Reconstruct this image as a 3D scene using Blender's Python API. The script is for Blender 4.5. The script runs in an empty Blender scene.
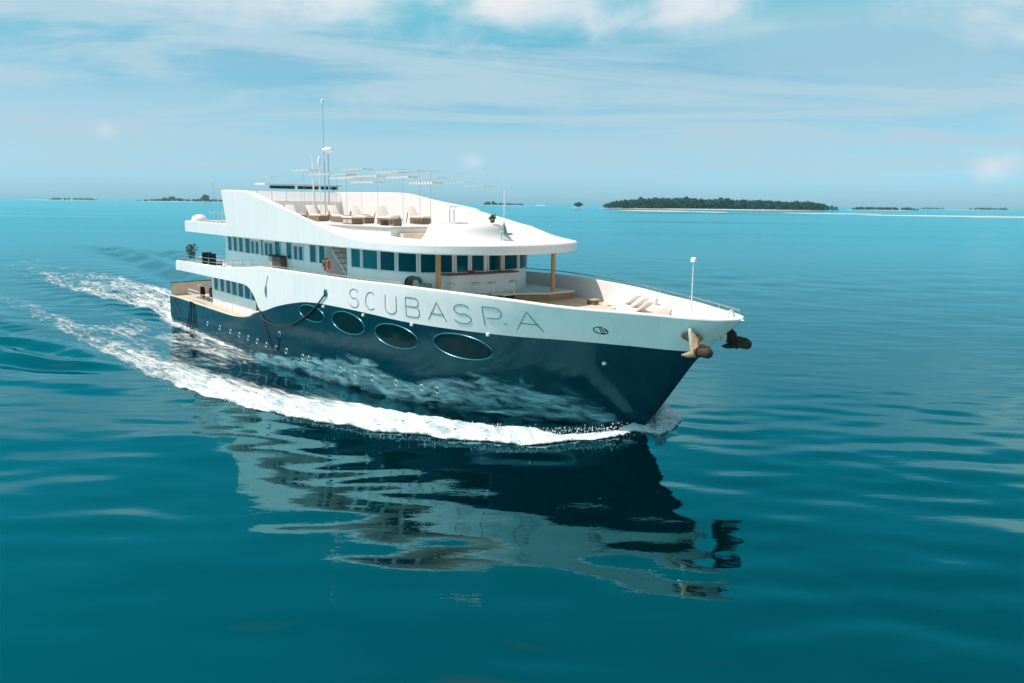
import bpy, bmesh, math, random
import numpy as np
from mathutils import Vector, Matrix
R = math.radians
random.seed(7)
rng = np.random.default_rng(11)
scene = bpy.context.scene
C = scene.collection

# ------------------------------------------------------------------ camera
FPX, CAM_H = 800.0, 11.0
roll = math.atan(0.011)
dh = (341.5 - 203.6) * math.cos(roll)
pitch = math.atan(dh / FPX)
fwd = Vector((0, math.cos(pitch), -math.sin(pitch)))
r0 = Vector((1, 0, 0)); u0 = r0.cross(fwd)
cr = r0 * math.cos(roll) + u0 * math.sin(roll)
cu = -r0 * math.sin(roll) + u0 * math.cos(roll)
cam_d = bpy.data.cameras.new('camera')
cam = bpy.data.objects.new('camera', cam_d); C.objects.link(cam)
m = Matrix.Identity(4)
for i in range(3):
    m[i][0] = cr[i]; m[i][1] = cu[i]; m[i][2] = -fwd[i]
m[2][3] = CAM_H
cam.matrix_world = m
cam_d.sensor_width = 36.0
cam_d.sensor_fit = 'HORIZONTAL'
cam_d.lens = FPX / 1024 * 36.0
cam_d.clip_start = 0.5
cam_d.clip_end = 120000
scene.camera = cam

# ------------------------------------------------------------------ world, sun, exposure
SUN_EL = R(61)
sun_to = Vector((-0.97 * math.cos(SUN_EL), -0.24 * math.cos(SUN_EL), math.sin(SUN_EL))).normalized()
sd = bpy.data.lights.new('sun', 'SUN'); sd.energy = 3.75; sd.angle = R(0.53); sd.color = (1.0, 0.86, 0.77)
sun = bpy.data.objects.new('sun', sd); C.objects.link(sun)
sun.rotation_euler = (-sun_to).to_track_quat('-Z', 'Y').to_euler()

world = bpy.data.worlds.new('World'); scene.world = world
world.use_nodes = True
wn, wl = world.node_tree.nodes, world.node_tree.links
wn.clear()
def wnode(t, **kw):
    n = wn.new(t)
    for k, v in kw.items(): setattr(n, k, v)
    return n
def wmath(op, a, b=None, c=None, clamp=False):
    n = wnode('ShaderNodeMath', operation=op); n.use_clamp = clamp
    for i, v in enumerate((a, b, c)):
        if v is None: continue
        if isinstance(v, (int, float)): n.inputs[i].default_value = v
        else: wl.new(v, n.inputs[i])
    return n.outputs[0]
def wmix(fac, a, b, blend='MIX'):
    n = wnode('ShaderNodeMix', data_type='RGBA', blend_type=blend)
    for idx, v in ((0, fac), (6, a), (7, b)):
        if isinstance(v, (int, float)): n.inputs[idx].default_value = v
        elif isinstance(v, tuple): n.inputs[idx].default_value = v
        else: wl.new(v, n.inputs[idx])
    return n.outputs[2]
sky = wnode('ShaderNodeTexSky', sky_type='NISHITA')
sky.sun_disc = False
sky.sun_elevation = SUN_EL
sky.sun_rotation = math.atan2(sun_to.x, sun_to.y)
sky.air_density = 1.0; sky.dust_density = 0.6; sky.ozone_density = 1.5
SKY_STRENGTH = 0.115
tc = wnode('ShaderNodeTexCoord')
sep = wnode('ShaderNodeSeparateXYZ'); wl.new(tc.outputs['Generated'], sep.inputs[0])
dx, dy, dz = sep.outputs
zc = wmath('MAXIMUM', dz, 0.0)
den = wmath('ADD', zc, 0.055)
comb = wnode('ShaderNodeCombineXYZ')
wl.new(wmath('DIVIDE', dx, den), comb.inputs[0]); wl.new(wmath('DIVIDE', dy, den), comb.inputs[1])
def wnoise(vec, scale, detail, rough, sc=(1, 1, 1), off=(0, 0, 0), dist=0.0):
    mp = wnode('ShaderNodeMapping'); mp.inputs['Scale'].default_value = sc; mp.inputs['Location'].default_value = off
    wl.new(vec, mp.inputs[0])
    n = wnode('ShaderNodeTexNoise'); n.inputs['Scale'].default_value = scale; n.inputs['Detail'].default_value = detail
    n.inputs['Roughness'].default_value = rough; n.inputs['Distortion'].default_value = dist
    wl.new(mp.outputs[0], n.inputs['Vector'])
    return n.outputs[0]
def wramp(v, a, b, smooth=True):
    n = wnode('ShaderNodeMapRange'); n.interpolation_type = 'SMOOTHSTEP' if smooth else 'LINEAR'
    n.inputs['From Min'].default_value = a; n.inputs['From Max'].default_value = b
    wl.new(v, n.inputs['Value']); return n.outputs[0]
streak = wnoise(comb.outputs[0], 0.62, 8, 0.60, (0.55, 1.15, 1), (3.1, 1.7, 0), 0.8)
veil = wnoise(comb.outputs[0], 0.21, 4, 0.5, (0.6, 1.2, 1), (9.0, 4.0, 0), 0.4)
cl = wmath('MULTIPLY', wramp(streak, 0.35, 0.60), 0.95)
cl = wmath('MAXIMUM', cl, wmath('MULTIPLY', wramp(veil, 0.44, 0.62), 0.6))
thin = wmath('MULTIPLY', wmath('MULTIPLY', cl, wramp(dz, 0.29, 0.20)), wramp(dz, -0.02, 0.09))
cl = wmath('MULTIPLY', thin, 0.0)
# cumulus: each one a patch of the sky dome broken up by noise
puff = wnoise(tc.outputs['Generated'], 9.0, 8, 0.56, (1, 1, 2.0), (2, 0, 0), 0.3)
def cumulus(v, d, sx, sz, strength):
    d = Vector(d).normalized()
    az = Vector((d.y, -d.x, 0)).normalized()
    def dotp(vec):
        n = wnode('ShaderNodeVectorMath', operation='DOT_PRODUCT'); n.inputs[1].default_value = vec
        wl.new(tc.outputs['Generated'], n.inputs[0]); return n.outputs['Value']
    a = wmath('DIVIDE', dotp(az), sx)
    b = wmath('DIVIDE', wmath('SUBTRACT', dz, d.z), sz)
    rr = wmath('SQRT', wmath('ADD', wmath('MULTIPLY', a, a), wmath('MULTIPLY', b, b)))
    s = wmath('ADD', wmath('SUBTRACT', 1.0, rr), wmath('MULTIPLY', wmath('SUBTRACT', puff, 0.5), 3.2))
    g = wmath('MULTIPLY', wmath('MULTIPLY', wramp(s, -0.1, 1.5), wramp(dotp(d), 0.2, 0.5)), strength)
    return wmath('MAXIMUM', v, g)
for d, sx, sz, st in (((0.01, 0.97, 0.232), 0.19, 0.062, 1.0), ((0.21, 0.95, 0.235), 0.10, 0.05, 0.9), ((0.52, 0.84, 0.225), 0.13, 0.06, 1.0),
                      ((0.50, 0.86, 0.042), 0.040, 0.022, 0.9), ((-0.44, 0.89, 0.073), 0.022, 0.017, 0.6), ((-0.05, 1, 0.050), 0.020, 0.012, 0.5),
                      ((-0.30, 0.91, 0.225), 0.34, 0.045, 0.85), ((-0.62, 0.78, 0.215), 0.22, 0.05, 0.75), ((0.30, 0.95, 0.20), 0.25, 0.02, 0.3)):
    cl = cumulus(cl, d, sx, sz, st)
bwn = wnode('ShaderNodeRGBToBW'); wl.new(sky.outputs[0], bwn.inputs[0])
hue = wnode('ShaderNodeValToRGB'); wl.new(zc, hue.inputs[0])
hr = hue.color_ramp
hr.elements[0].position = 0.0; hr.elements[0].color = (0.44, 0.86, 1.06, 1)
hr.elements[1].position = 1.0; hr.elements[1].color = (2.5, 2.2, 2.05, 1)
for pos, c_ in ((0.06, (0.45, 0.81, 0.99, 1)), (0.16, (0.26, 0.80, 1.10, 1)), (0.25, (0.05, 1.10, 1.42, 1)), (0.56, (0.0, 1.24, 1.54, 1)), (0.72, (1.3, 1.25, 1.3, 1))):  # mid sky turned teal to colour the water, overhead brightened as added fill
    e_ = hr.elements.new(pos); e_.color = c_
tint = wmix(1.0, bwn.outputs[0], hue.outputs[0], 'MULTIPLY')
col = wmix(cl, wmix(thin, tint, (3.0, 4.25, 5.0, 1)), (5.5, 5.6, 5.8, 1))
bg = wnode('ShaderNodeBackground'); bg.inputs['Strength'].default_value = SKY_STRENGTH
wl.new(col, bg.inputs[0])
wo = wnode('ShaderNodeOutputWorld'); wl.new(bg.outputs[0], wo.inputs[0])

vs = scene.view_settings
vs.view_transform = 'Standard'; vs.look = 'None'; vs.gamma = 1.0; vs.use_curve_mapping = False
vs.exposure = 0.42
scene.cycles.use_denoising = True
scene.cycles.max_bounces = 8
scene.cycles.transparent_max_bounces = 16
scene.cycles.caustics_reflective = True
scene.cycles.caustics_refractive = False
scene.cycles.volume_bounces = 0
scene.cycles.sample_clamp_indirect = 2.5
scene.cycles.blur_glossy = 1.0

# ------------------------------------------------------------------ ship frame
B = Vector((6.3726, 38.2018, 0))
FW = Vector((0.67542, -0.73743, 0)).normalized()
PT = Vector((-FW.y, FW.x, 0))
HEAD = math.atan2(FW.y, FW.x)
def W(S, p, z): return B + FW * S + PT * p + Vector((0, 0, z))

# ------------------------------------------------------------------ materials
def new_mat(name):
    mt = bpy.data.materials.new(name); mt.use_nodes = True
    return mt, mt.node_tree.nodes, mt.node_tree.links, mt.node_tree.nodes['Principled BSDF']
def simple(name, col, rough=0.5, metal=0.0, var=0.08, scale=3.0, bump=0.0, ior=1.5, coat=0.0, stretch=(1, 1, 1)):
    mt, n, l, p = new_mat(name)
    tcn = n.new('ShaderNodeTexCoord'); mp = n.new('ShaderNodeMapping'); mp.inputs['Scale'].default_value = stretch
    l.new(tcn.outputs['Object'], mp.inputs[0])
    nz = n.new('ShaderNodeTexNoise'); nz.inputs['Scale'].default_value = scale; nz.inputs['Detail'].default_value = 5
    l.new(mp.outputs[0], nz.inputs['Vector'])
    mx = n.new('ShaderNodeMix'); mx.data_type = 'RGBA'
    mx.inputs[6].default_value = tuple(c * (1 - var) for c in col) + (1,)
    mx.inputs[7].default_value = tuple(min(1, c * (1 + var)) for c in col) + (1,)
    l.new(nz.outputs[0], mx.inputs[0]); l.new(mx.outputs[2], p.inputs['Base Color'])
    rg = n.new('ShaderNodeMapRange'); rg.inputs['To Min'].default_value = max(0, rough * 0.85); rg.inputs['To Max'].default_value = min(1, rough * 1.15)
    l.new(nz.outputs[0], rg.inputs['Value']); l.new(rg.outputs[0], p.inputs['Roughness'])
    p.inputs['Metallic'].default_value = metal; p.inputs['IOR'].default_value = ior
    p.inputs['Coat Weight'].default_value = coat; p.inputs['Coat Roughness'].default_value = 0.05
    if bump:
        b = n.new('ShaderNodeBump'); b.inputs['Strength'].default_value = bump; b.inputs['Distance'].default_value = 0.02
        l.new(nz.outputs[0], b.inputs['Height']); l.new(b.outputs[0], p.inputs['Normal'])
    return mt
def teak_mat(name, col, plank=0.12, axis=1):
    mt, n, l, p = new_mat(name)
    tcn = n.new('ShaderNodeTexCoord'); sp = n.new('ShaderNodeSeparateXYZ'); l.new(tcn.outputs['Object'], sp.inputs[0])
    dv = n.new('ShaderNodeMath'); dv.operation = 'DIVIDE'; dv.inputs[1].default_value = plank; l.new(sp.outputs[axis], dv.inputs[0])
    fr = n.new('ShaderNodeMath'); fr.operation = 'FRACT'; l.new(dv.outputs[0], fr.inputs[0])
    gp = n.new('ShaderNodeMath'); gp.operation = 'GREATER_THAN'; gp.inputs[1].default_value = 0.9; l.new(fr.outputs[0], gp.inputs[0])
    nz = n.new('ShaderNodeTexNoise'); nz.inputs['Scale'].default_value = 2.0; nz.inputs['Detail'].default_value = 6; l.new(tcn.outputs['Object'], nz.inputs['Vector'])
    mx = n.new('ShaderNodeMix'); mx.data_type = 'RGBA'; mx.inputs[6].default_value = tuple(c * 0.8 for c in col) + (1,); mx.inputs[7].default_value = tuple(c * 1.15 for c in col) + (1,)
    l.new(nz.outputs[0], mx.inputs[0])
    m2 = n.new('ShaderNodeMix'); m2.data_type = 'RGBA'; m2.inputs[7].default_value = tuple(c * 0.35 for c in col) + (1,)
    l.new(gp.outputs[0], m2.inputs[0]); l.new(mx.outputs[2], m2.inputs[6]); l.new(m2.outputs[2], p.inputs['Base Color'])
    p.inputs['Roughness'].default_value = 0.6
    return mt
def paint_mat(name, col, rough, ior, streak=0.12, coat=0.0, wave=0.0):
    """ship paint: soft vertical weather streaks and faint plate unevenness"""
    mt, n, l, p = new_mat(name)
    tcn = n.new('ShaderNodeTexCoord'); mp = n.new('ShaderNodeMapping'); mp.inputs['Scale'].default_value = (1.6, 1.6, 0.12)
    l.new(tcn.outputs['Object'], mp.inputs[0])
    nz = n.new('ShaderNodeTexNoise'); nz.inputs['Scale'].default_value = 1.3; nz.inputs['Detail'].default_value = 6; l.new(mp.outputs[0], nz.inputs['Vector'])
    rp = n.new('ShaderNodeMapRange'); rp.inputs['From Min'].default_value = 0.4; rp.inputs['From Max'].default_value = 0.75; l.new(nz.outputs[0], rp.inputs['Value'])
    mx = n.new('ShaderNodeMix'); mx.data_type = 'RGBA'; mx.inputs[6].default_value = col + (1,)
    mx.inputs[7].default_value = tuple(c * (1 - streak) for c in col) + (1,)
    l.new(rp.outputs[0], mx.inputs[0]); l.new(mx.outputs[2], p.inputs['Base Color'])
    if col[0] > .5:
        mp3 = n.new('ShaderNodeMapping'); mp3.inputs['Scale'].default_value = (2.6, 2.6, 0.16); l.new(tcn.outputs['Object'], mp3.inputs[0])
        n3_ = n.new('ShaderNodeTexNoise'); n3_.inputs['Scale'].default_value = 1.0; n3_.inputs['Detail'].default_value = 7; n3_.inputs['Roughness'].default_value = .62; l.new(mp3.outputs[0], n3_.inputs['Vector'])
        r3 = n.new('ShaderNodeMapRange'); r3.inputs['From Min'].default_value = .56; r3.inputs['From Max'].default_value = .78; r3.inputs['To Max'].default_value = .38; l.new(n3_.outputs[0], r3.inputs['Value'])
        m3 = n.new('ShaderNodeMix'); m3.data_type = 'RGBA'; m3.inputs[7].default_value = (.56, .49, .42, 1); l.new(r3.outputs[0], m3.inputs[0]); l.new(mx.outputs[2], m3.inputs[6]); l.new(m3.outputs[2], p.inputs['Base Color'])
    p.inputs['Roughness'].default_value = rough; p.inputs['IOR'].default_value = ior
    p.inputs['Coat Weight'].default_value = coat; p.inputs['Coat Roughness'].default_value = 0.04
    if wave:
        n2 = n.new('ShaderNodeTexNoise'); n2.inputs['Scale'].default_value = 0.9; n2.inputs['Detail'].default_value = 2; l.new(tcn.outputs['Object'], n2.inputs['Vector'])
        b = n.new('ShaderNodeBump'); b.inputs['Strength'].default_value = wave; b.inputs['Distance'].default_value = 0.03
        l.new(n2.outputs[0], b.inputs['Height']); l.new(b.outputs[0], p.inputs['Normal'])
    return mt
M = {}
M['navy'] = paint_mat('navy_hull_paint', (0.0003, 0.030, 0.048), 0.11, 1.5, 0.3, 0.0, 0.35)
M['navy'].node_tree.nodes['Principled BSDF'].inputs['Specular Tint'].default_value = (0.12, 0.72, 0.85, 1)
M['white'] = paint_mat('white_ship_paint', (0.82, 0.765, 0.76), 0.30, 1.5, 0.05, 0.0, 0.06)
M['white_gloss'] = paint_mat('white_topside_paint', (0.82, 0.765, 0.76), 0.28, 1.5, 0.05, 0.0, 0.35)
M['wall'] = paint_mat('house_wall_paint', (0.86, 0.84, 0.83), 0.45, 1.5, 0.06)
M['deckwhite'] = simple('pale_deck_paint', (0.72, 0.71, 0.70), 0.6, 0, 0.06, 2.0)
M['teak'] = teak_mat('teak_planking', (0.70, 0.54, 0.41))
M['teakside'] = teak_mat('varnished_teak', (0.50, 0.24, 0.10), 0.16, 2)
M['post'] = simple('varnished_post_wood', (0.56, 0.26, 0.10), 0.35, 0, 0.2, 2.0, 0, 1.5, 0.4, (6, 6, 0.6))
M['stepwood'] = simple('stair_tread_wood', (0.55, 0.45, 0.36), 0.55, 0, 0.2, 4.0)
M['beige'] = simple('weathered_beige_bulwark', (0.64, 0.55, 0.47), 0.6, 0, 0.25, 1.5)
M['glass'] = simple('tinted_window_glass', (0.002, 0.13, 0.16), 0.06, 0, 0.3, 0.35, 0, 1.5)
M['darkglass'] = simple('dark_window_glass', (0.002, 0.045, 0.060), 0.05, 0, 0.4, 0.3, 0, 1.5)
for q in ('glass', 'darkglass'): M[q].node_tree.nodes['Principled BSDF'].inputs['Specular Tint'].default_value = (0.1, 0.75, 0.85, 1)
M['frame'] = simple('window_frame_white', (0.70, 0.72, 0.74), 0.4, 0, 0.04)
M['steel'] = simple('polished_rail_steel', (0.62, 0.65, 0.67), 0.25, 0.9, 0.05)
M['rimsteel'] = simple('porthole_rim_steel', (0.42, 0.50, 0.54), 0.4, 0.5, 0.05)
M['letter'] = simple('letter_blue_paint', (0.006, 0.06, 0.09), 0.7, 0.0, 0.1)
M['teal_mark'] = simple('teal_mark_paint', (0.01, 0.16, 0.22), 0.4, 0, 0.15)
M['black'] = simple('black_rubber', (0.012, 0.013, 0.014), 0.6, 0, 0.2)
M['rope'] = simple('black_wet_rope', (0.015, 0.022, 0.026), 0.7, 0, 0.3, 20)
M['orange'] = simple('orange_lifebuoy_plastic', (0.78, 0.12, 0.02), 0.5, 0, 0.1)
M['cream'] = simple('cream_cushion_fabric', (0.76, 0.68, 0.61), 0.85, 0, 0.05, 6, 0.15)
M['whitefab'] = simple('white_lounger_fabric', (0.80, 0.77, 0.74), 0.8, 0, 0.04, 6, 0.1)
M['crate'] = simple('dark_oiled_wood', (0.22, 0.14, 0.08), 0.6, 0, 0.25, 4, 0, 1.5, 0, (1, 6, 6))
M['dark'] = simple('dark_recess', (0.02, 0.02, 0.02), 0.8, 0, 0.2)
M['wicker'] = simple('grey_brown_wicker', (0.20, 0.17, 0.13), 0.8, 0, 0.3, 30, 0.4)
M['sage'] = simple('sage_green_fabric', (0.16, 0.26, 0.22), 0.8, 0, 0.15, 8)
M['mint'] = simple('mint_seat_fabric', (0.40, 0.62, 0.60), 0.7, 0, 0.08, 8)
M['brown'] = simple('brown_cabinet_wood', (0.13, 0.075, 0.045), 0.5, 0, 0.25, 3, 0, 1.5, 0, (1, 1, 6))
M['rust'] = simple('rusty_anchor_iron', (0.055, 0.032, 0.022), 0.75, 0.2, 0.6, 4, 0.5)
M['rustlight'] = simple('scraped_anchor_iron', (0.45, 0.28, 0.17), 0.6, 0.2, 0.5, 3, 0.4)
M['galv'] = simple('galvanised_anchor_steel', (0.62, 0.56, 0.50), 0.5, 0.3, 0.3, 4, 0.2)
M['red'] = simple('red_ceramic', (0.55, 0.03, 0.02), 0.3, 0, 0.1)
M['leaf'] = simple('plant_leaf', (0.03, 0.075, 0.03), 0.6, 0, 0.4, 8)
M['pot'] = simple('dark_planter', (0.05, 0.06, 0.06), 0.6, 0, 0.2)
M['slat'] = simple('white_shade_fabric', (0.74, 0.70, 0.68), 0.8, 0, 0.06, 5)
M['sand'] = simple('pale_island_sand', (0.50, 0.50, 0.46), 0.9, 0, 0.1, 0.05)
M['lampwhite'] = simple('white_lamp_plastic', (0.82, 0.82, 0.80), 0.3, 0, 0.02)

# ------------------------------------------------------------------ mesh helpers
class MB:
    def __init__(s): s.v = []; s.f = []
    def add(s, vs_, fs):
        o = len(s.v); s.v += [tuple(v) for v in vs_]; s.f += [tuple(i + o for i in f) for f in fs]; return s
    def box(s, c, d, rz=0.0, ry=0.0, bev=0.0):
        hx, hy, hz = d[0] / 2, d[1] / 2, d[2] / 2
        b = min(bev, hx * .9, hy * .9, hz * .9)
        mt = Matrix.Translation(c) @ Matrix.Rotation(rz, 4, 'Z') @ Matrix.Rotation(ry, 4, 'Y')
        if b <= 0:
            vv = [Vector((x, y, z)) for z in (-hz, hz) for x, y in ((-hx, -hy), (hx, -hy), (hx, hy), (-hx, hy))]
            ff = [(3, 2, 1, 0), (4, 5, 6, 7), (0, 1, 5, 4), (1, 2, 6, 5), (2, 3, 7, 6), (3, 0, 4, 7)]
            return s.add([mt @ v for v in vv], ff)
        bm = bmesh.new(); bmesh.ops.create_cube(bm, size=1)
        for v in bm.verts: v.co = Vector((v.co.x * d[0], v.co.y * d[1], v.co.z * d[2]))
        bmesh.ops.bevel(bm, geom=list(bm.edges), offset=b, segments=2, profile=0.6, affect='EDGES')
        bm.verts.index_update()
        vv = [mt @ v.co for v in bm.verts]; ff = [tuple(v.index for v in f.verts) for f in bm.faces]
        bm.free(); return s.add(vv, ff)
    def tube(s, pts, r, n=8, closed=False, radii=None):
        pts = [Vector(p) for p in pts]; k = len(pts); vv = []; ff = []
        for i, p in enumerate(pts):
            a = pts[i - 1] if (i or closed) else p; b = pts[(i + 1) % k] if (i < k - 1 or closed) else p
            t = (b - a); t = t.normalized() if t.length > 1e-9 else Vector((0, 0, 1))
            ref = Vector((0, 0, 1)) if abs(t.z) < 0.95 else Vector((1, 0, 0))
            x = t.cross(ref).normalized(); y = x.cross(t)
            rr = radii[i] if radii else r
            vv += [p + (x * math.cos(2 * math.pi * j / n) + y * math.sin(2 * math.pi * j / n)) * rr for j in range(n)]
        for i in range(k if closed else k - 1):
            i2 = (i + 1) % k
            for j in range(n):
                j2 = (j + 1) % n; ff.append((i * n + j, i * n + j2, i2 * n + j2, i2 * n + j))
        if not closed: ff += [tuple(range(n))[::-1], tuple(range((k - 1) * n, k * n))]
        return s.add(vv, ff)
    def lathe(s, prof, n=24, c=(0, 0, 0)):
        vv = []; ff = []
        for r, z in prof:
            vv += [Vector((c[0] + r * math.cos(2 * math.pi * j / n), c[1] + r * math.sin(2 * math.pi * j / n), c[2] + z)) for j in range(n)]
        for i in range(len(prof) - 1):
            for j in range(n):
                j2 = (j + 1) % n; ff.append((i * n + j, i * n + j2, (i + 1) * n + j2, (i + 1) * n + j))
        ff += [tuple(range(n))[::-1], tuple(range((len(prof) - 1) * n, len(prof) * n))]
        return s.add(vv, ff)
    def prism(s, pts, z0, z1):
        n = len(pts); vv = [(p[0], p[1], z0) for p in pts] + [(p[0], p[1], z1) for p in pts]
        ff = [tuple(range(n))[::-1], tuple(range(n, 2 * n))] + [(i, (i + 1) % n, n + (i + 1) % n, n + i) for i in range(n)]
        return s.add(vv, ff)
    def grid(s, rows, closed=False):
        n = len(rows[0]); o = []
        for r_ in rows: o += list(r_)
        ff = []
        for i in range(len(rows) - 1):
            for j in range(n - 1): ff.append((i * n + j, i * n + j + 1, (i + 1) * n + j + 1, (i + 1) * n + j))
        return s.add(o, ff)
    def build(s, name, mat, parent=None, smooth=None, recalc=True):
        me = bpy.data.meshes.new(name); me.from_pydata(s.v, [], s.f)
        if recalc:
            bm = bmesh.new(); bm.from_mesh(me); bmesh.ops.recalc_face_normals(bm, faces=bm.faces); bm.to_mesh(me); bm.free()
        me.materials.append(mat)
        if smooth is not None:
            me.polygons.foreach_set('use_smooth', [True] * len(me.polygons))
            if smooth < 180: me.set_sharp_from_angle(angle=R(smooth))
        o = bpy.data.objects.new(name, me); C.objects.link(o)
        if parent is not None: o.parent = parent
        return o
def tag(o, label=None, cat=None, group=None, kind=None):
    if label: o['label'] = label
    if cat: o['category'] = cat
    if group: o['group'] = group
    if kind: o['kind'] = kind
    return o
def thing(name, label, cat, S, p, z, rot=0.0, group=None):
    o = bpy.data.objects.new(name, None); C.objects.link(o)
    o.location = W(S, p, z); o.rotation_euler = (0, 0, HEAD + rot); o.empty_display_size = 0.3
    return tag(o, label, cat, group)
def copy_thing(t, S, p, z, rot, label):
    c = t.copy(); C.objects.link(c); c.location = W(S, p, z); c.rotation_euler = (0, 0, HEAD + rot); c['label'] = label
    for ch in list(t.children):
        k = ch.copy(); C.objects.link(k); k.parent = c
        for g in list(ch.children):
            q = g.copy(); C.objects.link(q); q.parent = k
    return c

# ------------------------------------------------------------------ hull form (local: x forward, y port, z up)
STEM = np.array([(-1.5, -1.3), (0, 0), (1.4, 1.15), (2.86, 2.2), (4.15, 3.15), (5.13, 4.15), (5.94, 5.05), (6.4, 5.5)])
BR = np.array([(0, 0), (.18, .62), (.8, 1.22), (2.5, 2.08), (5.5, 3.45), (8.5, 4.48), (11.5, 5.18), (14.5, 5.68), (17.5, 6.0), (21.5, 6.1), (27.5, 6.08), (33.5, 5.85), (39.5, 5.45), (45.5, 4.95), (51.5, 4.5), (57, 4.3)])
BW = np.array([(0, 0), (2, .95), (5, 2.35), (9.5, 4.35), (13, 5.25), (18, 5.8), (24, 6.0), (33, 5.8), (39, 5.4), (45, 4.9), (51, 4.42), (57, 4.25)])
def pchip(tab):
    x, y = tab[:, 0], tab[:, 1]; h = np.diff(x); d = np.diff(y) / h
    mm = np.zeros_like(x); mm[0] = d[0]; mm[-1] = d[-1]
    for i in range(1, len(x) - 1):
        if d[i - 1] * d[i] > 0:
            w1, w2 = 2 * h[i] + h[i - 1], h[i] + 2 * h[i - 1]
            mm[i] = (w1 + w2) / (w1 / d[i - 1] + w2 / d[i])
    def f(q):
        q = np.clip(q, x[0], x[-1]); i = np.clip(np.searchsorted(x, q) - 1, 0, len(x) - 2)
        t = (q - x[i]) / h[i]
        return float(y[i] * (1 + 2 * t) * (1 - t) ** 2 + mm[i] * h[i] * t * (1 - t) ** 2 + y[i + 1] * t * t * (3 - 2 * t) + mm[i + 1] * h[i] * t * t * (t - 1))
    return f
f_br, f_bw, f_stem = pchip(BR), pchip(BW), pchip(STEM)
def brd(S, z):
    d = max(f_stem(z) - S, 0.0)
    t = min(max(z / 6.3, 0.0), 1.1) ** 1.25
    b = f_bw(d) + (f_br(d) - f_bw(d)) * t
    return b * (1 + 0.1 * min(z, 0))
RAIL = pchip(np.array([(-51, 5.6), (-49, 5.62), (-36, 5.88), (-32, 6.15), (-28.5, 6.41), (-25, 6.45), (-16.9, 6.47), (-11.8, 6.53), (-8.8, 6.5), (-4.4, 6.39), (-1.3, 6.25), (1.4, 6.2), (3.7, 6.13), (5.6, 6.1)]))
HTOP = pchip(np.array([(-52, 2.35), (-35, 2.4), (-32.8, 2.53), (-31.2, 2.77), (-30.4, 3.05), (-29.2, 3.32), (-28.9, 3.38), (-26.5, 3.98), (-23.8, 4.48), (-22.2, 4.69), (-20, 4.78), (-17.9, 4.78), (-14.7, 4.72), (-11.2, 4.59), (-8.7, 4.57), (-4.8, 4.57), (-2, 4.62), (.5, 4.59), (2.8, 4.53), (5, 4.5)]))
TLOW = pchip(np.array([(-51, 4.85), (-39.6, 4.95), (-34.9, 5.0), (-32.6, 5.0), (-31.6, 4.9), (-31, 4.7), (-30.26, 4.25), (-29.7, 3.65), (-29.2, 3.34)]))
def b_out(S): return brd(S, 6.2)
def sternS(z): return -51.2 + max(0.0, 0.6 - z) ** 1.5 * 1.2
def hp(S, z, side=-1, off=0.0):
    """point on the hull skin, pushed out by off along the skin normal"""
    e = 0.05
    b = brd(S, z)
    ds = (brd(S + e, z) - brd(S - e, z)) / (2 * e); dz_ = (brd(S, z + e) - brd(S, z - e)) / (2 * e)
    n = Vector((-ds, 1, -dz_)).normalized() * off
    return Vector((S + n.x, side * (b + n.y), z + n.z))

ship = bpy.data.objects.new('motor_yacht', None); C.objects.link(ship)
ship.location = B; ship.rotation_euler = (0, 0, HEAD)
tag(ship, 'large white and navy motor yacht under way, wooden posts on its foredeck', 'yacht')
def P(mb, name, mat, smooth=None, parent=None, label=None):
    o = mb.build(name, mat, parent or ship, smooth)
    if label: o['label'] = label
    return o

NU = 170
us = [1 - (1 - i / NU) ** 1.25 for i in range(NU + 1)]
def hull_rows(zlow, ztop, nz, side, inset=0.0):
    rows = []
    for k in range(nz + 1):
        row = []
        for u in us:
            Sg = -51 + u * 55
            for _ in range(4):
                z = zlow(Sg) + (ztop(Sg) - zlow(Sg)) * k / nz
                Sg = sternS(z) + u * (f_stem(z) - sternS(z))
            row.append((Sg, side * max(brd(Sg, z) - inset, 0.0), z))
        rows.append(row)
    return rows
# navy hull: both sides, transom
hb = MB()
sb_rows = hull_rows(lambda S: -1.5, HTOP, 16, -1); pb_rows = hull_rows(lambda S: -1.5, HTOP, 16, 1)
hb.grid(sb_rows); hb.grid(pb_rows)
hb.grid([[a[0] for a in sb_rows], [a[0] for a in pb_rows]])
bmv = bmesh.new()
hull = P(hb, 'hull', M['navy'], 40)
bmv.from_mesh(hull.data); bmesh.ops.remove_doubles(bmv, verts=bmv.verts, dist=0.002); bmesh.ops.recalc_face_normals(bmv, faces=bmv.faces); bmv.to_mesh(hull.data); bmv.free()
hull['label'] = 'glossy dark navy hull'

# white topsides with thickness: outer skin, flat rim, inner skin
tb = MB()
def top_low(S): return HTOP(S) if S > -29.2 else TLOW(S)
for side in (-1, 1):
    rows = hull_rows(top_low, RAIL, 10, side)
    rows = [[pt for pt, u in zip(r_, us) if -51 + u * 55 > -49.3] for r_ in rows]
    tb.grid(rows)
    top = rows[-1]
    inn = [(S - 0.02 if S < 4.9 else S - 0.22, side * max(abs(y) - 0.2, 0.0), z) for S, y, z in top]
    mid = [(S - .3 if S > 4 else S, side * max(brd(S, 5.75) - 0.16, 0.0), min(z - .15, 5.75)) for S, y, z in inn]
    low = [(S - 1.1 if S > 2.9 else S, side * max(brd(S, 5.1) - 0.16, 0.0) if S < 3.9 else 0.0, 5.1) for S, y, z in inn]
    tb.grid([top, inn, mid, low])
    if side == -1: aftS = rows
    else:
        a = [r_[0] for r_ in aftS]; b = [r_[0] for r_ in rows]
        tb.grid([a, b])          # aft face of the middle deck
topsides = P(tb, 'topsides', M['white_gloss'], 35)
topsides['label'] = 'white upper hull band'

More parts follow.
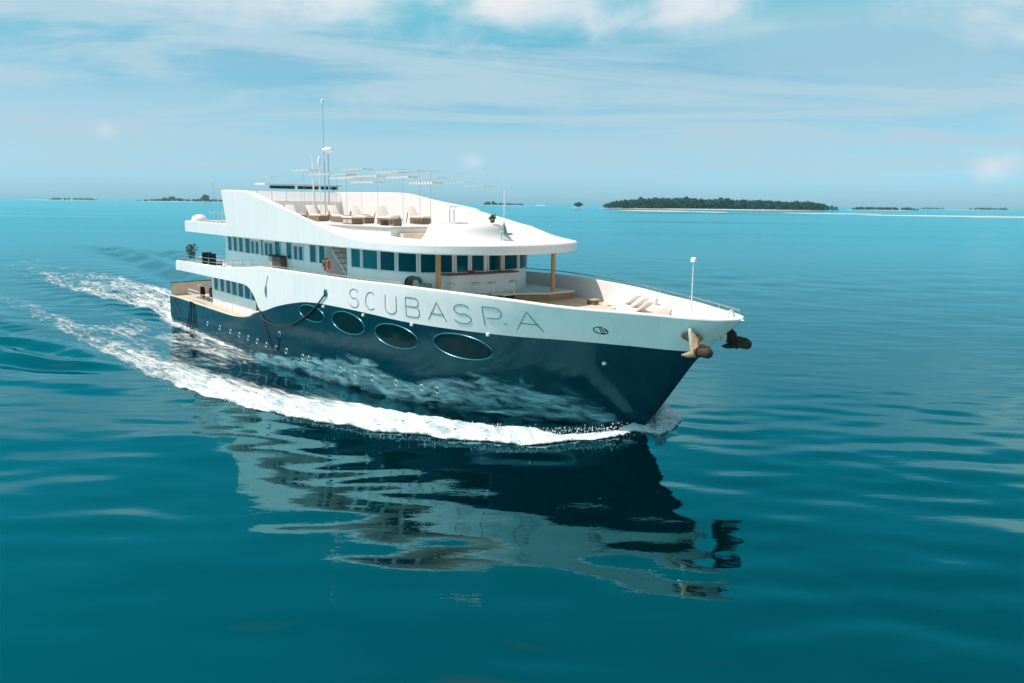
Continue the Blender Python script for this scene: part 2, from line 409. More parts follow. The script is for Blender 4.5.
# round cap rail on the bulwark edge, both sides and round the bow
cap = MB()
railpts = []
for side in (-1, 1):
    pts = []
    for u in us:
        S = -49 + u * 54.35
        z = RAIL(S)
        pts.append((S - 0.03, side * max(brd(S, z) - 0.1, 0.0), z + 0.02))
    railpts.append(pts)
loop = railpts[0] + railpts[1][::-1][1:]
cap.tube(loop, 0.085, 8)
P(cap, 'cap_rail', M['white'], 60)

def outline(f_off, S0, S1, z, n=60, zoff=0.0):
    a = [S0 + (S1 - S0) * i / n for i in range(n + 1)]
    st = [(S, -max(brd(S, z) - f_off, 0.0)) for S in a]
    return st + [(S, -p) for S, p in st[::-1] if abs(p) > 1e-6]
# decks
P(MB().prism(outline(0.22, -19.5, 4.6, 5.3), 5.12, 5.42), 'foredeck', M['teak'])
P(MB().prism(outline(0.27, -49.1, -19.52, 5.3), 5.04, 5.32), 'middle_deck', M['deckwhite'])
P(MB().prism(outline(0.05, -51.0, -28.5, 2.3), 2.1, 2.36), 'main_deck', M['teak'])
# side strip of timber along the low aft deck edge
rub = MB()
for side in (-1, 1):
    rub.tube([(S, side * (brd(S, HTOP(S)) - 0.05), HTOP(S) + 0.03) for S in np.linspace(-51.1, -29.4, 40)], 0.09, 6)
P(rub, 'deck_edge_strip', M['beige'], 60)
# beige stern bulwark round the open aft deck
sbw = MB()
ring = [(-51.0, -4.3), (-51.1, -3), (-51.15, 0), (-51.1, 3), (-51.0, 4.3), (-48, 4.6), (-44.5, 4.85), (-43.0, 4.9)]
inner = [(-50.85, -4.3), (-50.95, -3), (-51.0, 0), (-50.95, 3), (-50.8, 4.15), (-48, 4.45), (-44.5, 4.7), (-43.0, 4.75)]
sbw.grid([[(a, b, 2.3) for a, b in ring], [(a, b, 3.5) for a, b in ring], [(a, b, 3.5) for a, b in inner], [(a, b, 2.3) for a, b in inner]])
P(sbw, 'stern_bulwark', M['beige'])
P(MB().tube([(a, b, 3.54) for a, b in ring], 0.05, 6), 'stern_cap_rail', M['dark'], 60)

# lower house walls (between main and middle deck)
lo = MB()
wl_off = 1.0
ss = np.linspace(-43, -28.6, 24)
outer = [(S, -(b_out(S) - wl_off)) for S in ss] + [(S, b_out(S) - wl_off) for S in ss[::-1]]
lo.prism(outer, 2.36, 5.04)
P(lo, 'lower_house', M['wall'], 30)
for side in (-1, 1):
    y0, y1 = sorted((side * (b_out(-28.8) - 1.0), side * (b_out(-28.8) - 0.16)))
    P(MB().box((-28.95, (y0 + y1) / 2, 3.7), (0.16, y1 - y0, 2.62)), 'bulkhead', M['wall'])
d_ = MB().box((-30.5, -(b_out(-30.5) - 0.62), 3.3), (0.7, 0.72, 1.85), bev=0.02)
P(d_, 'doorway', M['dark'], label='dark doorway at the forward end of the side deck')

# upper house: straight sides aft, stair recess, rounded front
HW, HA, HN, HS = 4.95, 7.6, 3.6, -19.0
def front(th):
    return (HS + HA * abs(math.cos(th)) ** (2 / HN), HW * math.copysign(abs(math.sin(th)) ** (2 / HN), math.sin(th)))
sa = np.linspace(-40, -21.75, 24)
arc = [front(th) for th in np.linspace(-math.pi / 2, math.pi / 2, 73)]
plan = [(S, -(b_out(S) - 1.3)) for S in sa] + [(-21.75, -3.3), (-19.05, -3.3)] + arc + [(S, b_out(S) - 1.3) for S in sa[::-1]]
P(MB().prism(plan, 5.3, 8.36), 'upper_house', M['wall'], 30)

# ------------------------------------------------------------------ windows: frame (part) > pane (sub-part)
def side_window(S0, S1, z0, z1, off, mat, fr=0.05, label=None):
    y0, y1 = -(b_out(S0) - off), -(b_out(S1) - off)
    ang = math.atan2(y1 - y0, S1 - S0); Lw = math.hypot(S1 - S0, y1 - y0)
    c = Vector(((S0 + S1) / 2, (y0 + y1) / 2, (z0 + z1) / 2)); nrm = Vector((math.sin(ang), -math.cos(ang), 0))
    fm = MB()
    for q, (w_, h_) in (((-Lw / 2 - fr / 2, 0), (fr, z1 - z0 + 2 * fr)), ((Lw / 2 + fr / 2, 0), (fr, z1 - z0 + 2 * fr)), ((0, (z1 - z0) / 2 + fr / 2), (Lw, fr)), ((0, -(z1 - z0) / 2 - fr / 2), (Lw, fr))):
        cc = c + Vector((math.cos(ang), math.sin(ang), 0)) * q[0] + Vector((0, 0, q[1])) + nrm * 0.035
        fm.box(cc, (w_, 0.09, h_), ang)
    f = P(fm, 'window', M['frame'])
    MB().box(c + nrm * 0.012, (Lw, 0.03, z1 - z0), ang).build('pane', mat, f)
    return f
UPW = [(-39.03, -38.23, 1), (-37.76, -36.97, 1), (-36.52, -35.65, 1), (-35.13, -34.16, 1), (-33.87, -33.33, 0), (-33.03, -32.43, 0), (-31.94, -31.6, 1), (-31.22, -30.63, 0), (-30.44, -29.8, 0), (-29.36, -28.51, 1),
       (-27.43, -26.64, 1), (-26.26, -25.72, 0), (-25.47, -24.91, 0), (-23.85, -23.03, 1), (-22.6, -21.85, 1)]
for a, b, big in UPW:
    side_window(a, b, 7.1 if big else 7.13, 8.22 if big else 8.02, 1.3, M['glass'])
for a, b in [(-42.19, -41.18), (-40.61, -39.64), (-39.15, -38.11), (-37.75, -36.66), (-36.29, -35.23), (-34.88, -33.73), (-33.52, -32.4), (-32.1, -31.0)]:
    side_window(a, b, 3.66, 4.7, 1.0, M['glass'])
# front windows of the saloon, along the curve; positions along the arc by x-projected pairs (p values)
MX = [(-4.95, -18.6), (-4.94, -17.3), (-4.85, -15.55), (-4.6, -14.1), (-4.1, -12.9), (-3.35, -12.1), (-2.5, -11.65), (-1.5, -11.45), (-0.3, -11.4), (0.9, -11.42), (2.3, -11.6), (3.5, -12.2), (4.4, -13.4), (4.8, -15.2), (4.93, -17.0)]
def th_S(S): return math.acos(min(1, max(0, ((S - HS) / HA))) ** (HN / 2))
def th_p(p): return math.asin(min(1, abs(p) / HW) ** (HN / 2))
th0 = [math.copysign(th_S(S) if abs(p) > 4.3 else th_p(p), p) for p, S in MX]
for i in range(len(th0) - 1):
    t0, t1 = th0[i], th0[i + 1]
    a, b = Vector(front(t0)), Vector(front(t1)); dl = (b - a); L0 = dl.length
    gap = 0.09
    n = 5
    ts = [t0 + (t1 - t0) * (gap / L0 + (1 - 2 * gap / L0) * k / n) for k in range(n + 1)]
    pts = [Vector(front(t)) for t in ts]
    cen = Vector((HS, 0))
    def offp(k, o):
        pa = pts[max(0, k - 1)]; pb = pts[min(n, k + 1)]; tt = (pb - pa).normalized(); nn = Vector((tt.y, -tt.x))
        return pts[k] + nn * o
    z0, z1 = 7.15, 8.24
    fm = MB()
    for k0 in (0, n):
        q = offp(k0, 0.03); ang = math.atan2((pts[min(n, k0 + 1)] - pts[max(0, k0 - 1)]).y, (pts[min(n, k0 + 1)] - pts[max(0, k0 - 1)]).x)
        fm.box((q.x, q.y, (z0 + z1) / 2), (0.09, 0.09, z1 - z0 + 0.1), ang)
    for zz in (z0 - 0.03, z1 + 0.03):
        fm.tube([(offp(k, 0.02).x, offp(k, 0.02).y, zz) for k in range(n + 1)], 0.035, 4)
    f = P(fm, 'window', M['frame'])
    pm = MB().grid([[(offp(k, 0.015).x, offp(k, 0.015).y, z0) for k in range(n + 1)], [(offp(k, 0.015).x, offp(k, 0.015).y, z1) for k in range(n + 1)], [(offp(k, -0.02).x, offp(k, -0.02).y, z1) for k in range(n + 1)]])
    pm.build('pane', M['darkglass'] if i > 1 else M['glass'], f, 60)

# ------------------------------------------------------------------ portholes
def ellipse_on_hull(Sc, zc, a, b, rim, matglass, name, tilt=0.0):
    n = 40 if a > 0.5 else 20
    pts = []
    for k in range(n):
        t = 2 * math.pi * k / n
        x, y = a * math.cos(t), b * math.sin(t)
        x, y = x * math.cos(tilt) - y * math.sin(tilt), x * math.sin(tilt) + y * math.cos(tilt)
        pts.append((Sc + x, zc + y))
    f = P(MB().tube([hp(S, z, -1, 0.012) for S, z in pts], rim, 6, True), name, M['rimsteel'] if a < 0.5 else M['navy_rim'], 60)
    g = MB()
    rows = []
    for q in (0.02, 0.35, 0.7, 1.0):
        rows.append([hp(Sc + (S - Sc) * q, zc + (z - zc) * q, -1, 0.008 if a < .5 else 0.006) for S, z in pts + pts[:1]])
    g.grid(rows)
    g.build('pane', matglass, f, 60)
    return f
M['navy_rim'] = simple('oval_window_rim', (0.02, 0.16, 0.21), 0.25, 0.3, 0.05)
M['blackglass'] = simple('black_oval_glass', (0.001, 0.016, 0.020), 0.06, 0, 0.3, 0.5, 0, 1.27)
M['blackglass'].node_tree.nodes['Principled BSDF'].inputs['Specular Tint'].default_value = (0.1, 0.7, 0.8, 1)
for S, z in [(-40.55, 1.08), (-37.53, 1.12), (-35.09, 1.14), (-33.23, 1.14), (-31.55, 1.13), (-29.95, 1.1), (-28.4, 1.06), (-26.81, 1.05), (-26.24, 2.11), (-25.28, 1.08), (-22.99, 1.02), (-22.24, 1.02), (-18.49, 0.9), (-16.89, 0.9), (-15.27, 0.9), (-13.19, 0.92), (-11.21, 0.95), (-10.15, 0.95)]:
    ellipse_on_hull(S, z, 0.17, 0.17, 0.03, M['blackglass'], 'porthole')
for S, z, a, b in [(-21.55, 4.03, 1.6, 0.5), (-17.3, 3.92, 1.75, 0.64), (-12.75, 3.68, 1.8, 0.66), (-7.95, 3.68, 1.85, 0.66)]:
    ellipse_on_hull(S, z, a, b, 0.048, M['blackglass'], 'oval_window', -0.05)
for S, z in [(-19.97, 4.64), (-15.55, 4.59), (-11.27, 4.51), (-6.13, 4.52), (-0.68, 3.58)]:
    lb = MB(); c = hp(S, z, -1, 0.03); lb.lathe([(0.0, -.09), (0.09, -.07), (0.11, 0), (0.09, .07), (0.0, .09)], 10, c)
    P(lb, 'hull_light', M['lampwhite'], 60)

# ------------------------------------------------------------------ name in strokes on the white band
def arcpts(cx, cy, rx, ry, a0, a1, n=14):
    return [(cx + rx * math.cos(R(a0 + (a1 - a0) * i / n)), cy + ry * math.sin(R(a0 + (a1 - a0) * i / n))) for i in range(n + 1)]
S_ = [arcpts(.5, .74, .46, .26, 25, 180, 12) + arcpts(.5, .74, .46, .26, 180, 262, 6)[1:] + arcpts(.5, .26, .5, .26, 82, 0, 6) + arcpts(.5, .26, .5, .26, 0, -160, 12)[1:]]
C_ = [arcpts(.52, .5, .52, .5, 48, 312, 24)]
U_ = [[(0, 1), (0, .3)] + arcpts(.5, .3, .5, .3, 180, 360, 16) + [(1, .3), (1, 1)]]
B_ = [[(.0, 1), (.0, 0), (.72, 0)] + arcpts(.72, .26, .28, .26, -90, 60, 10), [(.05, .54), (.70, .54)], [(0, 1), (.68, 1)] + arcpts(.68, .77, .27, .23, 90, -90, 10)]
A_ = [[(0, 0), (.5, 1), (1, 0)], [(.2, .36), (.86, .36)]]
P_ = [[(.0, 1), (.06, 0)], [(0, 1), (.66, 1)] + arcpts(.66, .71, .34, .29, 90, -90, 12) + [(.2, .42)], [(1.05, .2), (1.23, .2)]]
NAME = [(S_, -16.93, -15.95, 4.94, 6.03), (C_, -15.22, -14.25, 4.97, 5.99), (U_, -13.33, -12.34, 4.94, 5.98), (B_, -11.55, -10.5, 4.94, 6.0), (A_, -9.86, -8.56, 4.93, 5.92), (S_, -8.05, -6.92, 4.96, 5.96), (P_, -6.17, -5.05, 4.98, 5.97), (A_, -4.3, -2.95, 4.95, 5.93)]
for strokes, s0, s1, z0, z1 in NAME:
    lm = MB()
    for st in strokes:
        q = []
        for i in range(len(st) - 1):
            for k in range(4):
                q.append((st[i][0] + (st[i + 1][0] - st[i][0]) * k / 4, st[i][1] + (st[i + 1][1] - st[i][1]) * k / 4))
        q.append(st[-1])
        lean = 0.14
        pts = [hp(s0 + (s1 - s0) * x + lean * (y - .5), z0 + (z1 - z0) * y, -1, 0.012) for x, y in q]
        lm.tube(pts, 0.017, 4)
    P(lm, 'name_letter', M['letter'])
# slit-shaped mark on the white band and the oval mark near the bow
sl = MB(); L_ = []; R_ = []
for k in range(15):
    t = k / 14; z = 5.95 - 1.55 * t; wd = 0.03 + (0.14 * math.sin(math.pi * max(0, (t - .42) / .58)) if t > .42 else 0)
    cx = -27.85 - 0.42 * math.sin(t * 2.3)
    L_.append(hp(cx - wd, z, -1, 0.012)); R_.append(hp(cx + wd + .04, z, -1, 0.012))
sl.grid([L_, R_])
P(sl, 'slit_emblem', M['teal_mark'])
em = MB()
def emb(pts): em.tube([hp(-0.23 + a * 0.33, 5.28 + b * 0.17, -1, 0.012) for a, b in pts], 0.022, 5)
emb(arcpts(0, 0, 1, 1, 70, 300, 18)); emb([(-.05, .8), (-.05, -.75), (.2, -.9)]); emb([(.2, .7), (.35, -.8)]); emb([(.45, .6), (.62, .7), (.8, .1), (.75, -.7), (.5, -.8)]); emb([(.5, .1), (.95, -.1)])
P(em, 'oval_emblem', M['dark'])
fl = MB(); fl.tube([hp(-19.66 + 0.16 * math.cos(t), 5.5 + 0.2 * math.sin(t), -1, 0.02) for t in np.linspace(0, 2 * math.pi, 16, endpoint=False)], 0.05, 6, True)
fl.grid([[hp(-19.66 + q * 0.16 * math.cos(t), 5.5 + q * 0.2 * math.sin(t), -1, 0.008) for t in np.linspace(0, 2 * math.pi, 17)] for q in (0.02, 1)])
P(fl, 'fairlead', M['teal_mark'], 60)
# ------------------------------------------------------------------ top deck: slab, aft fascia, sweeping side wings round an oval front
def ell(t, a=6.05, w=6.08, n=2.15):
    return (-13 + a * abs(math.cos(t)) ** (2 / n), w * math.copysign(abs(math.sin(t)) ** (2 / n), math.sin(t)))
zS = pchip(np.array([(-46, 11.8), (-36.5, 11.78), (-32, 11.71), (-27, 10.9), (-22.65, 10.2), (-18.3, 9.7), (-15.6, 9.5), (-12, 9.2), (-9, 9.02), (-6.9, 8.95)]))
zP = pchip(np.array([(-46, 11.78), (-36.5, 11.76), (-28.6, 11.72), (-24, 11.13), (-19.5, 10.6), (-15.4, 10.06), (-12, 9.5), (-9.5, 9.15), (-6.9, 8.95)]))
def sst(a, b, x): t = min(1, max(0, (x - a) / (b - a))); return t * t * (3 - 2 * t)
st = []
for S in np.linspace(-36.5, -13, 48): st.append((S, -b_out(S), zS))
for t in np.linspace(-math.pi / 2, math.pi / 2, 65)[1:-1]:
    S, p = ell(t); st.append((S, p, zS if p < 0 else zP))
for S in np.linspace(-13, -38.5, 50): st.append((S, b_out(S), zP))
rows = [[] for _ in range(8)]
N = len(st)
for i, (S, p, zf) in enumerate(st):
    a, b = st[max(0, i - 1)], st[min(N - 1, i + 1)]
    tx, ty = b[0] - a[0], b[1] - a[1]; L = math.hypot(tx, ty); nx, ny = ty / L, -tx / L   # outward
    f = sst(-24, -14, S); zt = zf(S)
    fr_ = sst(-20, -16, S) if p > 0 else f
    zo = zt * (1 - fr_) + 8.86 * fr_ - 0.05
    w = 0.42 + 1.25 * f
    zi = zt + 0.02 - (0.36 * sst(-27, -19.5, S) * (1 - sst(-15, -9, S)) if p < 0 else 0)
    sh = (zt - 8.35) * 0.0
    aft = 0.0
    def pt(inset, z, base):
        # the free aft end of each wing rakes forward towards its foot
        rk = (1 - sst(-36.5, -33.5, S)) * (11.78 - z) * 0.42 if z > 8.9 else (1 - sst(-36.5, -33.5, S)) * 1.2
        if rk > 0: return (S + rk - nx * inset, math.copysign(b_out(S + rk), p) - ny * inset, z)
        return (S - nx * inset, p - ny * inset, z)
    rows[0].append(pt(0.10, 8.33, 0)); rows[1].append(pt(0, 8.40, 0)); rows[2].append(pt(0, zo - 0.02, 0)); rows[3].append(pt(0.06, zo + 0.05, 0))
    rows[4].append(pt(w - 0.06, zi, 0)); rows[5].append(pt(w, zi - 0.05, 0)); rows[6].append(pt(w + 0.03, 8.72, 0)); rows[7].append(pt(w + 0.1, 8.33, 0))
wg = MB(); wg.grid(rows); wg.grid([rows[7], rows[0]])
k = len(rows)
for e in (0, N - 1):
    wg.add([r_[e] for r_ in rows], [tuple(range(k))])
P(wg, 'top_deck_wing', M['white'], 32)
slab = [(S, -(b_out(S) - 0.45)) for S in np.linspace(-46, -13, 30)] + [(-13 + (q[0] + 13) * 0.86, q[1] * 0.9) for q in [ell(t) for t in np.linspace(-math.pi / 2, math.pi / 2, 41)]] + [(S, b_out(S) - 0.45) for S in np.linspace(-13, -46, 30)]
P(MB().prism(slab, 8.36, 8.72), 'top_deck', M['deckwhite'])
af = MB()
s2 = np.linspace(-34.4, -46.2, 16)
ro = [(S, -b_out(S) * 1.0 - 0.004) for S in s2] + [(-46.35, -4.2), (-46.4, 0), (-46.35, 4.2)] + [(S, b_out(S) + 0.004) for S in s2[::-1]]
ri = [(S, -b_out(S) + 0.25) for S in s2] + [(-46.1, -4.0), (-46.1, 0), (-46.1, 4.0)] + [(S, b_out(S) - 0.25) for S in s2[::-1]]
af.grid([[(a, b, 8.34) for a, b in ri], [(a, b, 8.36) for a, b in ro], [(a, b, 9.22) for a, b in ro], [(a, b, 9.27) for a, b in [((x[0] + y[0]) / 2, (x[1] + y[1]) / 2) for x, y in zip(ro, ri)]], [(a, b, 9.22) for a, b in ri], [(a, b, 8.7) for a, b in ri]])
P(af, 'aft_fascia', M['white'], 32)
# furniture platforms and the round pool on the top deck
P(MB().box((-26.0, 0.2, 9.1), (19.0, 7.2, 0.74), bev=0.03), 'sunbathing_platform', M['deckwhite'])
P(MB().box((-26.0, 0.2, 9.50), (19.2, 7.4, 0.05), bev=0.01), 'platform_trim', M['stepwood'])
P(MB().box((-26.0, 0.2, 9.53), (18.8, 7.0, 0.05), bev=0.01), 'platform_floor', M['deckwhite'])
P(MB().box((-16.9, -0.4, 8.95), (2.0, 5.0, 0.44), bev=0.03), 'platform_step', M['teak'])
pl = MB(); pl.lathe([(3.1, 8.72), (2.75, 8.9), (2.5, 9.2), (2.42, 9.45), (2.34, 9.66), (2.2, 9.78), (1.98, 9.80), (1.9, 9.74), (1.85, 9.4), (0.0, 9.4)], 48, (-14.1, 0.5, 0))
P(pl, 'pool_tub', M['white'], 40)
lr = MB()
for q in (0, 0.45):
    lr.tube([(-18.0 + q, 2.2, 9.6), (-18.0 + q, 2.2, 10.5), (-17.85 + q, 2.15, 10.75), (-17.5 + q, 2.05, 10.8), (-17.3 + q, 2.0, 10.6)], 0.035, 6)
P(lr, 'ladder_rail', M['steel'], 60)
dl = MB().tube([(-9.3, -1.0, 8.95), (-9.3, -1.0, 9.5)], 0.035, 6); dl.box((-9.3, -1.0, 9.56), (0.2, 0.14, 0.14), bev=0.03)
P(dl, 'deck_lamp', M['steel'], 60)

# posts holding the overhang
for S, p in ((-11.4, -3.75), (-9.3, 3.1)):
    pb = MB().tube([(S, p, 5.3), (S, p, 8.36)], 0.14, 12); pb.lathe([(0.2, 0), (0.2, 0.06), (0.15, 0.1)], 12, (S, p, 5.3))
    P(pb, 'overhang_post', M['post'], 50)
# bar in front of the saloon, on a raised platform with a timber side
P(MB().prism([(-14.8, -5.3), (-11.2, -4.95), (-10.7, -2.6), (-10.2, 0.6), (-8.95, 2.5), (-9.0, 4.6), (-13, 4.9)], 5.3, 5.80), 'raised_platform', M['teakside'])
P(MB().prism([(-14.8, -5.36), (-11.15, -5.0), (-10.67, -2.66), (-10.15, 0.58), (-8.9, 2.48), (-8.95, 4.65), (-13, 4.95)], 5.803, 5.90), 'platform_top', M['deckwhite'])
P(MB().prism([(-12.0, -3.15), (-11.45, -2.85), (-11.15, -0.9), (-11.1, 1.6), (-11.5, 1.6)], 5.9, 7.0), 'bar_front', M['wall'])
P(MB().prism([(-12.0, -3.4), (-11.2, -3.05), (-10.85, -0.95), (-10.8, 1.75), (-11.5, 1.7)], 7.003, 7.09), 'bar_counter', M['brown'])
P(MB().tube([(-11.1, 0.5, 7.09), (-11.1, 0.5, 8.36)], 0.07, 8), 'bar_post', M['crate'], 60)

# stairs in the recess: treads on two stringers
stc = MB()
for side_y in (-4.07, -3.42):
    stc.box((-20.45, side_y, 6.85), (3.95, 0.05, 0.13), 0, R(48.5))
stair = P(stc, 'staircase', M['white'])
for k in range(9):
    S = -19.25 - k * 0.28; z = 5.62 + k * 0.31
    MB().box((S, -4.07, z), (0.3, 1.22, 0.07), bev=0.01).build('tread', M['stepwood'], stair)
MB().tube([(-19.3, -4.8, 6.5), (-21.4, -4.8, 8.3)], 0.04, 6).build('handrail', M['white'], stair, 60)

# ------------------------------------------------------------------ rails
rl = MB()   # rail over the port bulwark of the foredeck and round the bow
ptop = [(S, brd(S, RAIL(S)) - 0.12, RAIL(S) + 0.30) for S in np.linspace(-20, 4.6, 30)]
rl.tube(ptop, 0.035, 6)
for k in range(0, 30, 3): rl.tube([ptop[k], (ptop[k][0], ptop[k][1], ptop[k][2] - .3)], 0.02, 6)
P(rl, 'bow_handrail', M['steel'], 60)
r2 = MB()   # low rail along the starboard walkway
pp = [(S, -(b_out(S) - 0.12), RAIL(S) + 0.22) for S in np.linspace(-35, -12, 30)]
r2.tube(pp, 0.03, 6)
for k in range(0, 30, 3): r2.tube([pp[k], (pp[k][0], pp[k][1], pp[k][2] - .25)], 0.02, 6)
P(r2, 'walkway_handrail', M['steel'], 60)
r3 = MB()   # aft middle deck rails
base = [(S, -(b_out(S) - 0.15), RAIL(S)) for S in np.linspace(-48.8, -31, 19)]
for h in (0.32, 0.62): r3.tube([(a, b, c + h) for a, b, c in base], 0.022, 6)
for k in range(0, 19, 2): r3.tube([base[k], (base[k][0], base[k][1], base[k][2] + .62)], 0.022, 6)
b2 = [(-48.95, p, 5.62) for p in np.linspace(-4.2, 4.2, 8)]
for h in (0.32, 0.62): r3.tube([(a, b, c + h) for a, b, c in b2], 0.022, 6)
for q in b2: r3.tube([q, (q[0], q[1], q[2] + .62)], 0.022, 6)
P(r3, 'aft_deck_handrail', M['steel'], 60)
r4 = MB()   # white rails of the lower side deck
base = [(S, -(brd(S, 2.4) - 0.12), 2.4) for S in np.linspace(-46, -43, 5)]
for h in (0.35, 0.68, 1.0): r4.tube([(a, b, c + h) for a, b, c in base], 0.028, 6)
for q in base: r4.tube([q, (q[0], q[1], q[2] + 1.0)], 0.028, 6)
for s0, s1 in ((-42.5, -37.5), (-36.4, -30.8)):
    base = [(S, -(brd(S, 2.4) - 0.14), 2.4) for S in np.linspace(s0, s1, 5)]
    for h in (0.42, 0.85): r4.tube([(a, b, c + h) for a, b, c in base], 0.022, 6)
    for q in base: r4.tube([q, (q[0], q[1], q[2] + .85)], 0.022, 6)
P(r4, 'side_deck_handrail', M['white'], 60)
r6 = MB()
for S, p in ((-44.0, -3.2), (-43.2, -3.2), (-42.0, -3.0), (-41.2, -3.6), (-40.4, -3.6)):
    r6.tube([(S, p, 8.72), (S, p, 10.3)], 0.03, 6)
r6.tube([(-44, -3.2, 10.0), (-40.4, -3.5, 10.0)], 0.03, 6)
P(r6, 'aft_top_rail', M['steel'], 60)
# bow fittings
jk = MB().tube([(1.4, 1.8, 5.3), (1.4, 1.8, 8.4)], 0.03, 6)
jj = P(jk, 'jackstaff', M['lampwhite'], 60)
MB().lathe([(0.0, 0), (0.14, 0.02), (0.14, 0.2), (0.1, 0.24), (0, 0.25)], 12, (1.4, 1.8, 8.32)).build('lamp', M['lampwhite'], jj, 50)
ch = MB().tube([(4.72, 0.25 * math.cos(t), 6.2 + 0.28 * math.sin(t)) for t in np.linspace(0, 2 * math.pi, 18, endpoint=False)], 0.055, 6, True)
P(ch, 'bow_chock', M['white'], 60)

# masts and aerials
mb_ = MB().tube([(-30.2, 0.0, 9.4), (-30.2, 0, 14)], 0.045, 8).tube([(-30.2, 0, 14), (-30.2, 0, 18.0)], 0.028, 6)
ma = P(mb_, 'aerial_mast', M['steel'], 60)
MB().lathe([(0, 0), (0.12, .05), (0.12, .3), (0, .38)], 10, (-30.2, 0, 18.0)).build('masthead_lamp', M['lampwhite'], ma, 50)
sm = MB().tube([(-29.6, 0, 9.4), (-29.6, 0, 14.6)], 0.05, 8)
sat = P(sm, 'antenna_pole', M['steel'], 60)
MB().lathe([(0.05, -.2), (0.3, -0.05), (0.42, 0.06), (0.40, 0.14), (0.22, 0.25), (0, 0.28)], 20, (-29.6, 0, 14.65)).build('antenna_dome', M['lampwhite'], sat, 50)
wm = MB().tube([(-31.9, 0, 9.4), (-31.9, 0, 14.5)], 0.06, 8)
P(wm, 'whip_aerial', M['lampwhite'], 60)
wm = MB().tube([(-31.0, 0.05, 9.4), (-31.0, 0.05, 13.4)], 0.04, 8).lathe([(0, 0), (.11, .1), (.13, .6), (.05, .9), (0, .95)], 12, (-31.0, .05, 13.4))
P(wm, 'aerial_cone', M['lampwhite'], 60)
# wall across the aft end of the sun deck, white canvas band above it, low roof behind it
P(MB().box((-36.3, 0.15, 10.0), (0.12, 9.9, 2.0), bev=0.02), 'aft_screen_wall', M['wall'])
cv = bpy.data.materials.new('canvas_windbreak'); cv.use_nodes = True; cn_ = cv.node_tree.nodes; cl_ = cv.node_tree.links
cp = cn_['Principled BSDF']; cp.inputs['Base Color'].default_value = (0.82, 0.80, 0.80, 1); cp.inputs['Roughness'].default_value = 0.8
ctr = cn_.new('ShaderNodeBsdfTranslucent'); ctr.inputs['Color'].default_value = (0.95, 0.93, 0.93, 1)
cmx = cn_.new('ShaderNodeMixShader'); cmx.inputs[0].default_value = 0.85
cl_.new(cp.outputs[0], cmx.inputs[1]); cl_.new(ctr.outputs[0], cmx.inputs[2]); cl_.new(cmx.outputs[0], cn_['Material Output'].inputs[0])
wb_ = P(MB().box((-36.28, 0.15, 11.38), (0.02, 9.9, 0.74)), 'windbreak', cv)
for k in range(7):
    MB().tube([(-36.1, -2.6 + 1.25 * k, 10.9), (-36.1, -2.6 + 1.25 * k, 11.8)], 0.025, 6).build('stanchion', M['steel'], wb_, 60)
hard = P(MB().box((-38.0, 2.0, 12.33), (1.8, 6.9, 0.16), bev=0.05), 'hard_top', M['white'])
for p, w_ in ((0.1, 2.2), (2.4, 1.9), (4.0, 0.9), (4.85, 0.5)):
    MB().box((-37.2, p, 12.1), (0.3, w_ * .94, 0.24), bev=.01).build('dark_louvre', M['darkglass'], hard)
for p in (-1.2, 1.3, 3.45, 5.2):
    MB().tube([(-38.0, p, 8.7), (-38.0, p, 12.28)], 0.05, 8).build('support_post', M['white'], hard, 60)
# white dome on the aft top deck
dm = MB().lathe([(0.62, 0), (0.66, .2), (0.62, .5), (0.48, .68), (0.22, .78), (0, .8)], 24, (-45.5, -3.5, 9.0)); dm.lathe([(0.5, 8.7), (0.5, 9.02)], 16, (-45.5, -3.5, 0))
P(dm, 'radar_dome', M['lampwhite'], 50)

# ------------------------------------------------------------------ things standing on the decks
# top-deck sun loungers: wooden box frame, cushion, raised back (local x towards the feet)
def make_lounger(name, label, S, p, z, rot, group, base, cush, boxed=True):
    t = thing(name, label, 'sun lounger', S, p, z, rot, group)
    if boxed:
        f = MB()
        for y in (-0.34, 0.34): f.box((0.55, y, 0.2), (1.5, 0.05, 0.36), bev=0.01)
        f.box((1.28, 0, 0.2), (0.05, 0.62, 0.36), bev=0.01); f.box((0.5, 0, 0.36), (1.6, 0.72, 0.05), bev=0.01)
        f.build('frame', base, t)
        c = MB(); c.box((0.62, 0, 0.46), (1.42, 0.66, 0.13), bev=0.04); c.build('cushion', cush, t, 40)
        bk = MB(); bk.box((-0.40, 0, 0.78), (1.0, 0.66, 0.12), 0, R(48), bev=0.04); bk.build('backrest', cush, t, 40)
        sp = MB(); sp.tube([(-0.55, -.28, 0.75), (-0.75, -.28, 0.05)], 0.03, 6); sp.tube([(-0.55, .28, 0.75), (-0.75, .28, 0.05)], 0.03, 6); sp.build('back_support', M['dark'], t)
    else:
        f = MB(); f.box((0.1, 0, 0.2), (2.0, 0.66, 0.06), bev=0.02)
        f.build('frame', base, t)
        for x in (-0.8, 0.95):
            for y in (-0.28, 0.28): MB().tube([(x, y, 0), (x, y, 0.2)], 0.035, 6).build('leg', base, t, 60)
        c = MB(); c.box((0.42, 0, 0.29), (1.36, 0.64, 0.12), bev=0.04); c.build('cushion', cush, t, 40)
        bk = MB(); bk.box((-0.58, 0, 0.56), (0.95, 0.64, 0.1), 0, R(36), bev=0.04); bk.build('backrest', cush, t, 40)
    return t
G1 = 'sun loungers on the top deck'
